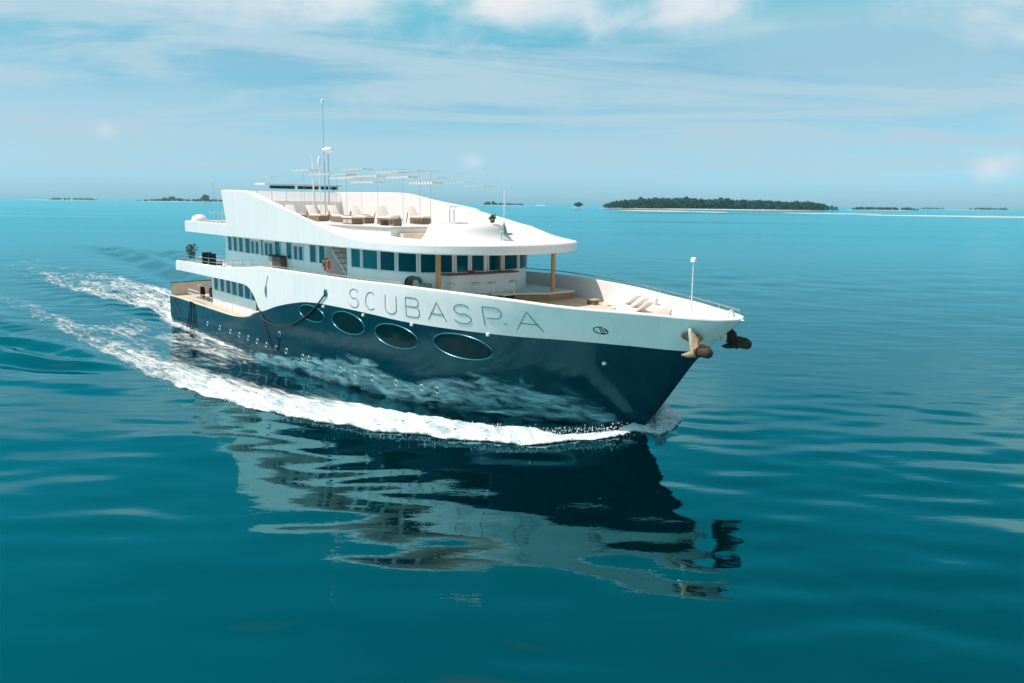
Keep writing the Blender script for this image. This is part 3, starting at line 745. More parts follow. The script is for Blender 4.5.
spots = [(-27.3, -0.75, 'cream lounger on the top deck just behind the white-topped cabinet'),
         (-24.3, -0.75, 'cream lounger, second behind the round pool in the nearer top-deck row'),
         (-21.4, -0.7, 'cream lounger in the nearer top-deck row, closest to the round pool'),
         (-30.6, -0.7, 'cream lounger beside the foot of the masts in the nearer top-deck row'),
         (-34.0, -0.6, 'cream lounger furthest aft in the nearer row, mostly behind the sloping white wing'),
         (-22.0, 2.35, 'cream lounger of the farther top-deck row beside the curved ladder rails'),
         (-25.7, 2.4, 'cream lounger of the farther top-deck row, second from the ladder rails'),
         (-29.8, 2.5, 'cream lounger of the farther top-deck row, third from the ladder rails'),
         (-34.6, 2.5, 'cream lounger of the farther top-deck row under the low dark-louvred roof')]
l0 = None
for S, p, lab in spots:
    if l0 is None: l0 = make_lounger('sun_lounger', lab, S, p, 9.56, 0, G1, M['crate'], M['cream'])
    else: copy_thing(l0, S, p, 9.56, 0, lab)
# white-topped cabinet with brown drawers
cb = thing('cabinet', 'white-topped cabinet with two brown drawers among the top deck loungers', 'cabinet', -22.3, -2.5, 9.56)
MB().box((0, 0, .45), (1.3, 0.9, 0.10), bev=0.03).build('top', M['white'], cb)
MB().box((0, 0.02, .2), (1.2, 0.8, 0.40), bev=0.01).build('body', M['crate'], cb)
for x in (-.3, .3): MB().box((x, -0.39, .2), (0.5, 0.04, 0.28), bev=0.01).build('drawer', M['stepwood'], cb)
wt = thing('side_table', 'low wooden table with open front at the platform edge of the top deck', 'table', -18.6, -2.0, 9.56)
MB().box((0, 0, .38), (1.6, 0.7, 0.07), bev=0.01).build('tabletop', M['crate'], wt)
for x in (-.72, .72):
    MB().box((x, 0, .17), (0.12, 0.6, 0.34), bev=0.01).build('side_panel', M['crate'], wt)
# potted plant by the round pool; white pole with green foot
def plant(name, label, S, p, z, h, rad, pot_h, n, leaf):
    t = thing(name, label, 'plant', S, p, z)
    MB().lathe([(rad * .5, 0), (rad * .62, pot_h), (rad * .5, pot_h), (0, pot_h * .9)], 14).build('pot', M['pot'], t, 40)
    lm = MB(); rr = random.Random(n)
    for i in range(n):
        a = rr.uniform(0, 6.28); q = rr.uniform(0.1, 1) * rad; zz = pot_h + rr.uniform(0, h)
        c = Vector((q * math.cos(a), q * math.sin(a), zz)); d = Vector((rr.uniform(-1, 1), rr.uniform(-1, 1), rr.uniform(-.3, 1))).normalized()
        e = d.cross(Vector((rr.uniform(-1, 1), rr.uniform(-1, 1), .5))).normalized(); L = rr.uniform(.1, .22)
        lm.add([c - e * L * .3, c + d * L, c + e * L * .3, c - d * L * .4], [(0, 1, 2, 3)])
    lm.build('leaves', leaf, t, None, False)
    return t
plant('potted_plant', 'small dark potted plant at the rim of the round white pool', -14.2, 2.6, 9.79, 0.30, 0.24, 0.2, 60, M['leaf'])
plant('potted_plant', 'bushy plant in a dark pot at the aft corner of the middle deck', -48.2, -3.3, 5.9, 0.75, 0.5, 0.45, 220, M['leaf'])
pg = thing('parasol', 'furled grey-green parasol on a thin white pole near the bow end of the top deck', 'parasol', -12.0, 1.6, 8.72)
MB().tube([(0, 0, 0), (0, 0, 3.1)], 0.025, 6).build('pole', M['lampwhite'], pg, 60)
MB().lathe([(0.02, 1.2), (0.12, .8), (0.17, .55), (0.08, .5), (0, .5)], 10).build('canopy', M['sage'], pg, 40)
MB().box((0.2, 0.1, .5), (0.5, 0.4, 0.12), bev=0.03).build('base', M['sage'], pg)
# sunshade: wires with white slatted strips on thin poles above the top deck
sh = thing('sunshade', 'sunshade of white slatted strips hung on wires above the top deck', 'sunshade', -25.0, 1.5, 9.47)
sp_ = MB()
for S, p in ((-33, 2.6), (-29.3, 2.6), (-26.5, 2.2), (-23.3, 2.2), (-21, 2.0), (-19.8, 2.0), (-33, -.2), (-26.8, -.2)):
    sp_.tube([(S + 25, p - 1.5, 0), (S + 25, p - 1.5, 3.6)], 0.014, 5)
sp_.build('pole', M['steel'], sh, 60)
wr = MB()
for p in (-0.2, 1.2, 2.6): wr.tube([(-13, p - 1.5, 3.75), (-4, p - 1.5, 3.95), (4, p - 1.5, 3.7), (13, p - 1.5, 3.1)], 0.008, 4)
wr.build('wire', M['steel'], sh, 60)
strips = [(262, 277, 175.6, .10), (297, 314, 170.6, .2), (314, 335, 174.6, .2), (338, 352, 175.6, .2), (335, 356, 178.6, .25), (350, 368, 171.0, .15), (356, 381, 178, .25), (357, 378, 183, .25), (380, 402, 174.6, .15), (400, 420, 174.4, .1),
          (390, 411, 179, .22), (412, 436, 184.3, .28), (420, 440, 180, .12), (446, 470, 183.6, .08), (470, 490, 186.5, .08)]
strip_local = [(-40.7, -38.2, 12.96), (-34.5, -31.8, 13.32), (-31.7, -28.7, 12.97), (-28.4, -26.4, 12.90), (-28.7, -25.8, 12.67), (-26.8, -24.3, 13.22), (-25.8, -22.5, 12.72), (-25.8, -22.9, 12.33), (-22.6, -20.0, 12.94), (-20.3, -17.9, 12.96),
               (-21.4, -18.9, 12.6), (-18.8, -16.3, 12.2), (-17.9, -15.9, 12.5), (-15.3, -13.2, 12.18), (-13.2, -11.5, 11.97)]
for (x0, x1, y, th), (s0, s1, z) in zip(strips, strip_local):
    sm_ = MB(); n = max(3, int((s1 - s0) / 0.28))
    for k in range(n):
        a = s0 + (s1 - s0) * (k + .5) / n
        sm_.box((a + 25, -1.5, z - 9.47), ((s1 - s0) / n * (0.62 if th > .12 else 0.4), 0.9, th * .45), 0, 0.0)
    sm_.build('shade_strip', M['slat'], sh)

# foredeck furniture
f0 = make_lounger('sun_lounger', 'white flat lounger on the foredeck nearest the wooden side table', -4.4, 3.75, 5.3, math.pi, 'sun loungers on the foredeck', M['whitefab'], M['whitefab'], False)
copy_thing(f0, -3.3, 3.0, 5.3, math.pi, 'white lounger in the middle of the three on the foredeck')
copy_thing(f0, -2.3, 2.2, 5.3, math.pi, 'white lounger on the foredeck nearest the bow')
fs = thing('side_table', 'small wooden cube table on the foredeck beside the white loungers', 'table', -6.3, 3.3, 5.3)
MB().box((0, 0, 0.40), (0.62, 0.56, 0.06), bev=0.01).build('tabletop', M['stepwood'], fs)
MB().box((0, 0, 0.19), (0.5, 0.44, 0.36), bev=0.02).build('body', M['crate'], fs)
wc = thing('armchair', 'white boxy armchair on the foredeck close to the bow staff', 'armchair', -0.95, 2.6, 5.3, 0.5)
MB().box((0, 0, 0.25), (0.8, 0.8, 0.36), bev=0.06).build('seat', M['whitefab'], wc, 40)
MB().box((-0.34, 0, 0.6), (0.18, 0.8, 0.8), bev=0.06).build('backrest', M['whitefab'], wc, 40)
for y in (-.36, .36): MB().box((0.02, y, 0.42), (0.72, 0.14, 0.5), bev=0.05).build('armrest', M['whitefab'], wc, 40)
lt = thing('coffee_table', 'low white table with dark open shelves beside the bar platform', 'table', -9.25, -0.9, 5.42)
MB().box((0, 0, 0.62), (1.3, 1.0, 0.06), bev=0.01).build('tabletop', M['cream'], lt)
MB().box((0, 0, 0.2), (1.24, 0.94, 0.05)).build('shelf', M['cream'], lt)
for x in (-.6, .6):
    for y in (-.45, .45): MB().box((x, y, 0.3), (0.07, 0.07, 0.6)).build('leg', M['crate'], lt)
MB().box((0.28, 0, 0.41), (0.5, 0.8, 0.3)).build('drawer_box', M['dark'], lt)
# bar stools
bs0 = None
for S, p, lab in [(-11.0, -3.2, 'mint bar stool at the bar, nearest the starboard wooden post'), (-10.6, -1.75, 'mint bar stool second from the starboard wooden post'),
                  (-10.35, -0.75, 'mint bar stool third from the starboard wooden post'), (-10.3, 0.85, 'mint bar stool at the bar end beside the timber platform side')]:
    if bs0 is None:
        bs0 = thing('bar_stool', lab, 'bar stool', S, p, 5.9, 0, 'bar stools')
        MB().lathe([(0, .6), (.24, .6), (.26, .66), (.22, .72), (0, .73)], 18).build('seat', M['mint'], bs0, 50)
        MB().tube([(0, 0, .03), (0, 0, .6)], 0.035, 8).build('stem', M['steel'], bs0, 60)
        MB().lathe([(.2, 0), (.2, .03), (.04, .06)], 16).build('base', M['steel'], bs0, 50)
    else: copy_thing(bs0, S, p, 5.9, 0, lab)
bw = tag(MB().lathe([(0.06, 0), (.16, .05), (.22, .14), (.2, .14), (.1, .05), (0, .04)], 14).build('bowl', M['red'], None, 50), 'red bowl standing on the dark bar counter', 'bowl')
bw.location = W(-11.3, -1.5, 7.09)
wk = thing('armchair', 'rounded grey-brown wicker armchair in front of the saloon windows', 'armchair', -12.75, -4.5, 5.9, -0.6)
MB().lathe([(.40, .05), (.46, .3), (.40, .42), (0, .44)], 18).build('seat', M['wicker'], wk, 40)
bkm = MB(); rows_ = []
for h, rr_ in ((.3, .47), (.6, .5), (.85, .46), (.95, .36)):
    rows_.append([(rr_ * math.cos(t), rr_ * math.sin(t), h + 0.1 * math.cos(t - math.pi)) for t in np.linspace(math.pi * .5, math.pi * 1.5, 13)])
for h, rr_ in ((.93, .32), (.6, .42), (.3, .40)):
    rows_.append([(rr_ * math.cos(t), rr_ * math.sin(t), h) for t in np.linspace(math.pi * .5, math.pi * 1.5, 13)])
bkm.grid(rows_); bkm.build('backrest', M['wicker'], wk, 50)
pf = thing('ottoman', 'square sage green ottoman between the wicker chair and the wooden post', 'ottoman', -11.75, -4.35, 5.9)
MB().box((0, 0, .38), (.5, .5, .66), bev=.06).build('cushion', M['sage'], pf, 40)
for x in (-.22, .22):
    for y in (-.22, .22): MB().box((x, y, .03), (.06, .06, .06)).build('foot', M['dark'], pf)

# walkway cabinet, lifebuoy, aft deck chairs
wb = thing('cabinet', 'dark brown cabinet with pale side standing on the middle deck walkway', 'cabinet', -28.5, -(b_out(-28.5) - 1.02), 5.32)
MB().box((0.3, 0, .95), (1.3, .5, 1.84), bev=.02).build('door', M['brown'], wb)
MB().box((-0.72, 0.05, .95), (0.7, .44, 1.82), bev=.02).build('side_panel', M['stepwood'], wb)
MB().box((-0.05, 0, 1.92), (2.1, .56, .05), bev=.01).build('top', M['dark'], wb)
lb = thing('lifebuoy', 'orange lifebuoy hanging on the white wall beside the stairs', 'lifebuoy', -21.62, -(b_out(-21.6) - 1.3) - 0.11, 7.05)
tm = MB(); tor = []
for i in range(28):
    a = 2 * math.pi * i / 28; tor.append([(0.33 * math.cos(a) + 0.1 * math.cos(b) * math.cos(a), 0.1 * math.sin(b), (0.33 + 0.1 * math.cos(b)) * math.sin(a)) for b in np.linspace(0, 2 * math.pi, 11)])
tor = [[(((0.33 + 0.1 * math.cos(b)) * math.cos(2 * math.pi * i / 28)), 0.1 * math.sin(b), (0.33 + 0.1 * math.cos(b)) * math.sin(2 * math.pi * i / 28)) for b in np.linspace(0, 2 * math.pi, 11)] for i in range(29)]
tm.grid(tor); tm.build('ring', M['orange'], lb, 180)
for a in (45, 135, 225, 315):
    bm_ = MB(); cx, cz = .33 * math.cos(R(a)), .33 * math.sin(R(a))
    bm_.tube([(cx + .04 * math.sin(R(a)) * q, 0, cz - .04 * math.cos(R(a)) * q) for q in (-1, 1)], .112, 10); bm_.build('reflective_band', M['lampwhite'], lb, 60)
ac = None
for S, p, lab, z in [(-42.3, -3.6, 'black woven chair on the aft middle deck by the house corner', 5.32), (-44.1, -3.55, 'black woven chair on the aft middle deck, one step aft of the other', 5.32)]:
    if ac is None:
        ac = thing('armchair', lab, 'armchair', S, p, z, 0.4, 'dark chairs on the aft deck')
        MB().box((0, 0, .4), (.75, .8, .12), bev=.03).build('seat', M['black'], ac); MB().box((-.34, 0, .85), (.1, .8, .9), bev=.03).build('backrest', M['black'], ac)
        for y in (-.38, .38): MB().box((0, y, .62), (.75, .08, .06), bev=.01).build('armrest', M['black'], ac)
        for x in (-.32, .32):
            for y in (-.36, .36): MB().box((x, y, .3), (.06, .06, .6)).build('leg', M['black'], ac)
    else: copy_thing(ac, S, p, z, -0.3, lab)
at_ = thing('table', 'small pale table on the aft middle deck behind the woven chairs', 'table', -46.0, -3.0, 5.32)
MB().lathe([(0, .78), (.55, .78), (.55, .84), (0, .84)], 20).build('tabletop', M['stepwood'], at_, 50); MB().tube([(0, 0, 0), (0, 0, .78)], .06, 8).build('stem', M['dark'], at_, 60)
# gear on the open stern deck
wnch = thing('winch', 'dark deck winch on the open stern deck beside the rails', 'winch', -44.4, -2.6, 2.36)
wm = MB(); rows_ = []
MB().box((0, 0, .25), (1.2, .9, .5), bev=.04).build('bed', M['dark'], wnch)
dr = MB(); dr.tube([(0, -.7, .8), (0, -.5, .8), (0, -.5, .8), (0, .5, .8), (0, .5, .8), (0, .7, .8)], .2, 14, False, [.42, .42, .25, .25, .42, .42]); dr.build('drum', M['black'], wnch, 40)
bx_ = thing('storage_box', 'dark storage chest against the lower house on the stern deck', 'chest', -43.5, -2.4, 2.36)
MB().box((0, 0, .75), (.8, 1.6, 1.5), bev=.04).build('body', M['dark'], bx_); MB().box((0, 0, 1.53), (.86, 1.66, .06), bev=.02).build('lid', M['galv'], bx_)
pw = thing('plank', 'pale gangway plank lying across the stern deck', 'gangway', -47.0, -2.2, 2.9, 0.1)
MB().box((0, 0, .45), (4.2, .5, .1), bev=.02).build('board', M['galv'], pw)
for x in (-1.6, 1.6): MB().box((x, 0, -.08), (.1, .4, .92)).build('trestle', M['dark'], pw)

# ropes over the side
def rope(label, pts, r):
    o = MB().tube([B + FW * a + PT * b + Vector((0, 0, c)) for a, b, c in pts], r, 6).build('mooring_rope', M['rope'], None, 60)
    return tag(o, label, 'rope', 'ropes hanging over the side')
def sk(S, z, off=0.07): return tuple(hp(S, z, -1, off))
ctl = [(-29.05, 3.1), (-28.6, 2.85), (-27.76, 2.72), (-26.6, 2.68), (-25.41, 2.76), (-24.4, 2.95), (-23.49, 3.26), (-22.5, 3.66), (-21.53, 4.13), (-20.6, 4.72), (-19.66, 5.42)]
rope('black rope sagging from the deck edge across the first oval window', [sk(a, b, .08) for a, b in ctl], 0.05)
rope('thin black line drooping past the small portholes amidships', [sk(-29.0 + 0.55 * t ** 1.0 * 2.4, 3.0 - 2.0 * t + 0.2 * math.sin(3.1 * t), .08) for t in np.linspace(0, 1, 9)] + [sk(-27.6 + q, 0.85 + q * .1, .08) for q in (.1, .6, 1.0)] + [sk(-26.45, 1.3, .08), sk(-26.2, 2.1, .08)], 0.035)
for i, (S, z0, dS, lab) in enumerate([(-45.9, -0.4, -1.2, 'black rope hanging from the stern rail into the wake, the one farthest aft'), (-44.9, -0.6, -0.2, 'black rope hanging straight from the stern rail into the wake'), (-44.2, 0.3, 0.9, 'black rope hanging from the stern rail and trailing forward')]):
    rope(lab, [sk(-45.0 + .25 * i + dS * t + .1 * math.sin(5 * t), 2.45 - (2.45 - z0) * t, .09) for t in np.linspace(0, 1, 12)], 0.05)
rope('thin line drooping along the stern quarter of the hull', [sk(-50.3 + 4.4 * t, 2.2 - 1.6 * t - .9 * math.sin(math.pi * t) * .6, .06) for t in np.linspace(0, 1, 12)], 0.03)

# anchors at the bow: shank, crown, flukes, pad on the hull
def make_anchor(label, side, S, p, z):
    t = thing('anchor', label, 'anchor', S, p, z)
    k = side
    rm, rl_ = (M['rust'], M['rustlight']) if side < 0 else (M['rust'], M['rust'])
    MB().box((-0.28, k * 0.05, 0.30), (0.17, .2, 1.0), 0, R(-10), .04).build('shank', M['galv'] if side < 0 else M['rust'], t, 40)
    pal = MB(); pal.add([(-.25, k * .12, .62), (.12, k * .2, .30), (.22, k * .25, -.05), (-.05, k * .22, -.3), (-.22, k * .15, .0), (-.25, k * 0.0, .62), (.12, k * .06, .30), (.22, k * .1, -.05), (-.05, k * .08, -.3), (-.22, k * .02, .0)],
                        [(0, 1, 2, 3, 4), (9, 8, 7, 6, 5), (0, 5, 6, 1), (1, 6, 7, 2), (2, 7, 8, 3), (3, 8, 9, 4), (4, 9, 5, 0)])
    pal.build('palm', rl_, t)
    cr_ = MB(); cr_.tube([(-.12, k * .12, -.26), (.05, k * .14, -.24), (.3, k * .18, -.2), (.55, k * .21, -.18), (.74, k * .23, -.17), (.85, k * .245, -.165), (.90, k * .25, -.165)], .2, 18, False, [.10, .17, .19, .225, .235, .17, .05])
    cr = cr_.build('crown', rm, t, 60)
    MB().tube([(.16, k * .16, -.22), (.24, k * .17, -.21)], .235, 18).build('collar', rm, cr, 50)
    bl = MB(); bl.add([(.0, k * .02, -.12), (.62, k * .08, -.02), (.78, k * .12, .10), (.30, k * .06, .16), (.0, k * .16, -.12), (.62, k * .2, -.02), (.78, k * .2, .10), (.30, k * .18, .16)], [(0, 1, 2, 3), (7, 6, 5, 4), (0, 4, 5, 1), (1, 5, 6, 2), (2, 6, 7, 3), (3, 7, 4, 0)])
    bl.build('fluke', rm, t)
    fk = MB(); fk.tube([(.25, k * .1, -.2), (-.05, k * .15, -.30), (-.35, k * .2, -.40), (-.62, k * .24, -.44)], .2, 10, False, [.20, .17, .12, .04]); fk.build('fluke', rl_, t, 50)
    return t
make_anchor('rusty anchor with pale scraped shank on the near side of the bow', -1, 4.0, -1.35, 4.95)
make_anchor('dark rusty anchor seen beyond the stem on the far side of the bow', 1, 3.85, 1.55, 4.95)
for side in (-1, 1):
    hw = MB()
    rim_ = [(3.5 + .36 * math.cos(t), 5.30 + .22 * math.sin(t)) for t in np.linspace(0, 2 * math.pi, 20)]
    hw.grid([[hp(3.5 + (a - 3.5) * q, 5.28 + (b - 5.28) * q, side, .01) for a, b in rim_] for q in (.03, 1)])
    hw.tube([hp(a, b, side, .03) for a, b in rim_[:-1]], .05, 6, True)
    P(hw, 'hawse_pocket', M['rustlight'], 60)

# ------------------------------------------------------------------ sea
def ridges(S, p):
    """bow wave along the hull, diverging crests astern (ship frame, metres)"""
    bx = np.interp(-S, [-2, 0, 2, 5, 9, 14, 20, 28, 40, 60, 90, 140], [0.3, 1.2, 4.2, 7.6, 9.6, 11.2, 12.4, 13.2, 13.6, 13.8, 14.5, 16])
    h = np.zeros_like(S)
    env = np.interp(-S, [-1.5, 0, 2, 8, 20, 35, 60, 120], [0, .20, .26, .20, .16, .13, .08, 0.0])
    d = (-p) - (bx - 1.7)
    h += env * np.exp(-(d / 1.25) ** 2) * (p < 1)
    d = p - (bx - 1.7)
    h += env * np.exp(-(d / 1.25) ** 2) * (p > -1) * 0.9
    for (s0, p0, s1, p1, A, w) in [(-30, -14.2, -62, -27, .30, .9), (-33.5, -13.6, -75, -24.5, .28, 1.0), (-24, -16.0, -44, -26, .08, 1.2), (-45, -13.5, -110, -24, .14, 1.3), (-60, 13.5, -160, 34, .5, 2.2), (-70, 11, -190, 30, .55, 2.4), (-60, 18, -150, 46, .4, 2.0), (-60, -15, -140, -30, .22, 1.4)]:
        L = math.hypot(s1 - s0, p1 - p0); ux, uy = (s1 - s0) / L, (p1 - p0) / L
        t = (S - s0) * ux + (p - p0) * uy; d = -(S - s0) * uy + (p - p0) * ux + 0.5 * np.sin(t * .35 + s0)
        e = np.clip(t / 6, 0, 1) * np.clip((L - t) / 10, 0, 1)
        h += A * e * (np.exp(-(d / w) ** 2) - 0.7 * np.exp(-((d - w * 1.8) / w) ** 2))
    # turbulent wake
    wk_ = np.exp(-(p / (5.5 + .05 * np.maximum(-S - 50, 0))) ** 4) * np.clip((-S - 49) / 4, 0, 1) * np.exp(np.minimum(S + 50, 0) / 70)
    h += wk_ * (0.16 * np.sin(S * 1.3 + 2 * np.sin(p * .8)) + 0.12 * np.sin(p * 1.7 + S * .6))
    return h
waves = []
for i in range(46):
    lam = 3.6 * (15.0 / 3.6) ** rng.random()
    th = rng.normal(1.3, 0.75)
    waves.append((2 * math.pi / lam * math.cos(th), 2 * math.pi / lam * math.sin(th), rng.random() * 6.28, 0.00056 * lam ** 1.05))
for i in range(34):
    lam = 1.3 * (3.4 / 1.3) ** rng.random(); th = rng.normal(1.5, 0.38)
    waves.append((2 * math.pi / lam * math.cos(th), 2 * math.pi / lam * math.sin(th), rng.random() * 6.28, 0.00105 * lam))
SEA_GAIN = 1.0
def sea_h(x, y):
    rel_x, rel_y = x - B.x, y - B.y
    S = rel_x * FW.x + rel_y * FW.y; p = rel_x * PT.x + rel_y * PT.y
    dist = np.hypot(x, y)
    h = np.zeros_like(x)
    for kx, ky, ph, A in waves: h += A * np.sin(kx * x + ky * y + ph)
    patch = 0.75 + 0.45 * np.sin(x * .045 + 1.3 * np.sin(y * .03)) * np.sin(y * .06 + .7)
    h *= SEA_GAIN * patch * np.clip((240 - dist) / 120, 0, 1)
    return h + ridges(S, p) * np.clip((260 - dist) / 80, 0, 1)
def axis(lo, hi, step, far, g):
    a = list(np.arange(lo, hi + 1e-6, step)); s_ = step; v = hi
    while v < far: s_ *= g; v += s_; a.append(v)
    s_ = step; v = lo
    while v > -far: s_ *= g; v -= s_; a.insert(0, v)
    return np.array(a)
xs = axis(-48, 36, 0.30, 60000, 1.06); ys = axis(12, 62, 0.26, 60000, 1.022)
ys = ys[ys > -400]
xs[0] = -60000
X, Y = np.meshgrid(xs, ys)
Z = sea_h(X, Y)
nx_, ny_ = len(xs), len(ys)
def np_mesh(name, V, F, mat, smooth=True):
    me = bpy.data.meshes.new(name)
    me.vertices.add(len(V)); me.vertices.foreach_set('co', V.astype(np.float32).ravel())
    k = F.shape[1]
    me.loops.add(F.size); me.loops.foreach_set('vertex_index', F.astype(np.int32).ravel())
    me.polygons.add(len(F)); me.polygons.foreach_set('loop_start', np.arange(0, F.size, k, dtype=np.int32)); me.polygons.foreach_set('loop_total', np.full(len(F), k, dtype=np.int32))
    me.update(calc_edges=True); me.validate()
    if smooth: me.polygons.foreach_set('use_smooth', np.ones(len(F), dtype=bool))
    me.materials.append(mat)
    o = bpy.data.objects.new(name, me); C.objects.link(o); return o
def grid_faces(nx, ny):
    i = np.arange(nx - 1)[None, :] + nx * np.arange(ny - 1)[:, None]; i = i.ravel()
    return np.stack([i, i + 1, i + 1 + nx, i + nx], 1)
wmt, n, l, p_ = new_mat('sea_water')
p_.inputs['Base Color'].default_value = (0.0, 0.006, 0.0085, 1)
p_.inputs['Roughness'].default_value = 0.6
p_.inputs['Specular IOR Level'].default_value = 0.0
gl = n.new('ShaderNodeBsdfGlossy'); gl.inputs['Color'].default_value = (0.38, 0.92, 1.0, 1)
fre = n.new('ShaderNodeFresnel'); fre.inputs['IOR'].default_value = 2.9
mxw = n.new('ShaderNodeMixShader'); l.new(fre.outputs[0], mxw.inputs[0]); l.new(p_.outputs[0], mxw.inputs[1]); l.new(gl.outputs[0], mxw.inputs[2])
l.new(mxw.outputs[0], n['Material Output'].inputs[0])
g = n.new('ShaderNodeNewGeometry')
def mapped(sc, rot=0.0):
    mp = n.new('ShaderNodeMapping'); mp.inputs['Scale'].default_value = sc; mp.inputs['Rotation'].default_value = (0, 0, rot); l.new(g.outputs['Position'], mp.inputs[0]); return mp.outputs[0]
def nz(vec, s, d, r):
    q = n.new('ShaderNodeTexNoise'); q.inputs['Scale'].default_value = s; q.inputs['Detail'].default_value = d; q.inputs['Roughness'].default_value = r; l.new(vec, q.inputs['Vector']); return q.outputs[0]
n1 = nz(mapped((.36, 1.0, 1), R(8)), 1.5, 4, 0.55)
n2 = nz(mapped((.35, 1.0, 1), R(-6)), 0.09, 4, 0.5)
n3 = nz(mapped((.10, .6, 1), R(3)), 0.02, 4, 0.55)
pm = n.new('ShaderNodeMapRange'); pm.inputs['From Min'].default_value = .38; pm.inputs['From Max'].default_value = .66; pm.inputs['To Min'].default_value = .25; pm.inputs['To Max'].default_value = 1.0; l.new(n3, pm.inputs['Value'])
b1 = n.new('ShaderNodeBump'); b1.inputs['Distance'].default_value = 0.05
ms = n.new('ShaderNodeMath'); ms.operation = 'MULTIPLY'; ms.inputs[1].default_value = 0.45; l.new(pm.outputs[0], ms.inputs[0]); l.new(ms.outputs[0], b1.inputs['Strength'])
l.new(n1, b1.inputs['Height'])
b2 = n.new('ShaderNodeBump'); b2.inputs['Strength'].default_value = 0.12; b2.inputs['Distance'].default_value = 0.25; l.new(n2, b2.inputs['Height']); l.new(b2.outputs[0], b1.inputs['Normal'])
for q in (gl, fre): l.new(b1.outputs[0], q.inputs['Normal'])
ln_ = n.new('ShaderNodeVectorMath'); ln_.operation = 'LENGTH'; l.new(g.outputs['Position'], ln_.inputs[0])
rr_ = n.new('ShaderNodeMapRange'); rr_.inputs['From Min'].default_value = 60; rr_.inputs['From Max'].default_value = 500; rr_.inputs['To Min'].default_value = 0.03; rr_.inputs['To Max'].default_value = 0.17
l.new(ln_.outputs['Value'], rr_.inputs['Value'])
lane = nz(mapped((.18, 1.0, 1), R(4)), 0.016, 5, 0.6)
lm_ = n.new('ShaderNodeMapRange'); lm_.inputs['From Min'].default_value = .35; lm_.inputs['From Max'].default_value = .65; lm_.inputs['To Min'].default_value = .45; lm_.inputs['To Max'].default_value = 1.5; l.new(lane, lm_.inputs['Value'])
rm_ = n.new('ShaderNodeMath'); rm_.operation = 'MULTIPLY'; l.new(rr_.outputs[0], rm_.inputs[0]); l.new(lm_.outputs[0], rm_.inputs[1]); l.new(rm_.outputs[0], gl.inputs['Roughness'])
sea = np_mesh('sea', np.stack([X, Y, Z], -1).reshape(-1, 3), grid_faces(nx_, ny_), wmt)
sea['kind'] = 'structure'

# ------------------------------------------------------------------ foam
fmt, n, l, p_ = new_mat('sea_foam')
p_.inputs['Base Color'].default_value = (0.86, 0.87, 0.88, 1); p_.inputs['Roughness'].default_value = 0.9
p_.inputs['Specular IOR Level'].default_value = 0.2
at = n.new('ShaderNodeAttribute'); at.attribute_name = 'foam_amount'
tcx = n.new('ShaderNodeTexCoord')
def fm_noise(sc, s, d, r, dist=0.0):
    mp = n.new('ShaderNodeMapping'); mp.inputs['Scale'].default_value = sc; l.new(tcx.outputs['Object'], mp.inputs[0])
    q = n.new('ShaderNodeTexNoise'); q.inputs['Scale'].default_value = s; q.inputs['Detail'].default_value = d; q.inputs['Roughness'].default_value = r; q.inputs['Distortion'].default_value = dist; l.new(mp.outputs[0], q.inputs['Vector']); return q.outputs[0]
def fmath(op, a, b=None, clamp=False):
    q = n.new('ShaderNodeMath'); q.operation = op; q.use_clamp = clamp
    for i, v in enumerate((a, b)):
        if v is None: continue
        if isinstance(v, (int, float)): q.inputs[i].default_value = v
        else: l.new(v, q.inputs[i])
    return q.outputs[0]
fa = fm_noise((.30, 1.25, 1), 1.6, 8, 0.66, .9); fb = fm_noise((.3, 1.0, 1), 0.35, 4, 0.55, .4)
nn = fmath('ADD', fmath('MULTIPLY', fa, 0.62), fmath('MULTIPLY', fb, 0.38))
thr = fmath('SUBTRACT', 0.79, fmath('MULTIPLY', at.outputs['Fac'], 0.62))
al = n.new('ShaderNodeMapRange'); al.interpolation_type = 'SMOOTHSTEP'; al.inputs['From Min'].default_value = -0.02; al.inputs['From Max'].default_value = 0.32
l.new(fmath('SUBTRACT', nn, thr), al.inputs['Value'])
fc_ = n.new('ShaderNodeMapRange'); fc_.inputs['From Min'].default_value = .35; fc_.inputs['From Max'].default_value = .62; l.new(fa, fc_.inputs['Value'])
fmx = n.new('ShaderNodeMix'); fmx.data_type = 'RGBA'; fmx.inputs[6].default_value = (.42, .62, .68, 1); fmx.inputs[7].default_value = (.84, .84, .84, 1); l.new(fc_.outputs[0], fmx.inputs[0]); l.new(fmx.outputs[2], p_.inputs['Base Color'])
p_.inputs['Subsurface Weight'].default_value = 0.0
tr = n.new('ShaderNodeBsdfTransparent'); mxs = n.new('ShaderNodeMixShader'); out = n['Material Output']
l.new(al.outputs[0], mxs.inputs[0]); l.new(tr.outputs[0], mxs.inputs[1]); l.new(p_.outputs[0], mxs.inputs[2]); l.new(mxs.outputs[0], out.inputs[0])
fmt2 = fmt.copy(); fmt2.name = 'spray_foam'
for q in fmt2.node_tree.nodes:
    if q.type == 'MIX' and q.data_type == 'RGBA': q.inputs[6].default_value = (.80, .88, .90, 1); q.inputs[7].default_value = (.95, .95, .95, 1)
def vnoise(S, p, f, seed):
    r_ = np.random.default_rng(seed); h = np.zeros_like(S)
    for i in range(10):
        a = r_.random() * 6.28; k = f * (0.6 + 1.6 * r_.random()); h += np.sin(k * (S * math.cos(a) + p * math.sin(a)) + r_.random() * 6.28 + 1.2 * np.sin(.5 * k * (p * math.cos(a) - S * math.sin(a)) + r_.random() * 6.28))
    return h / 10
def smooth(a, b, x): t = np.clip((x - a) / (b - a), 0, 1); return t * t * (3 - 2 * t)
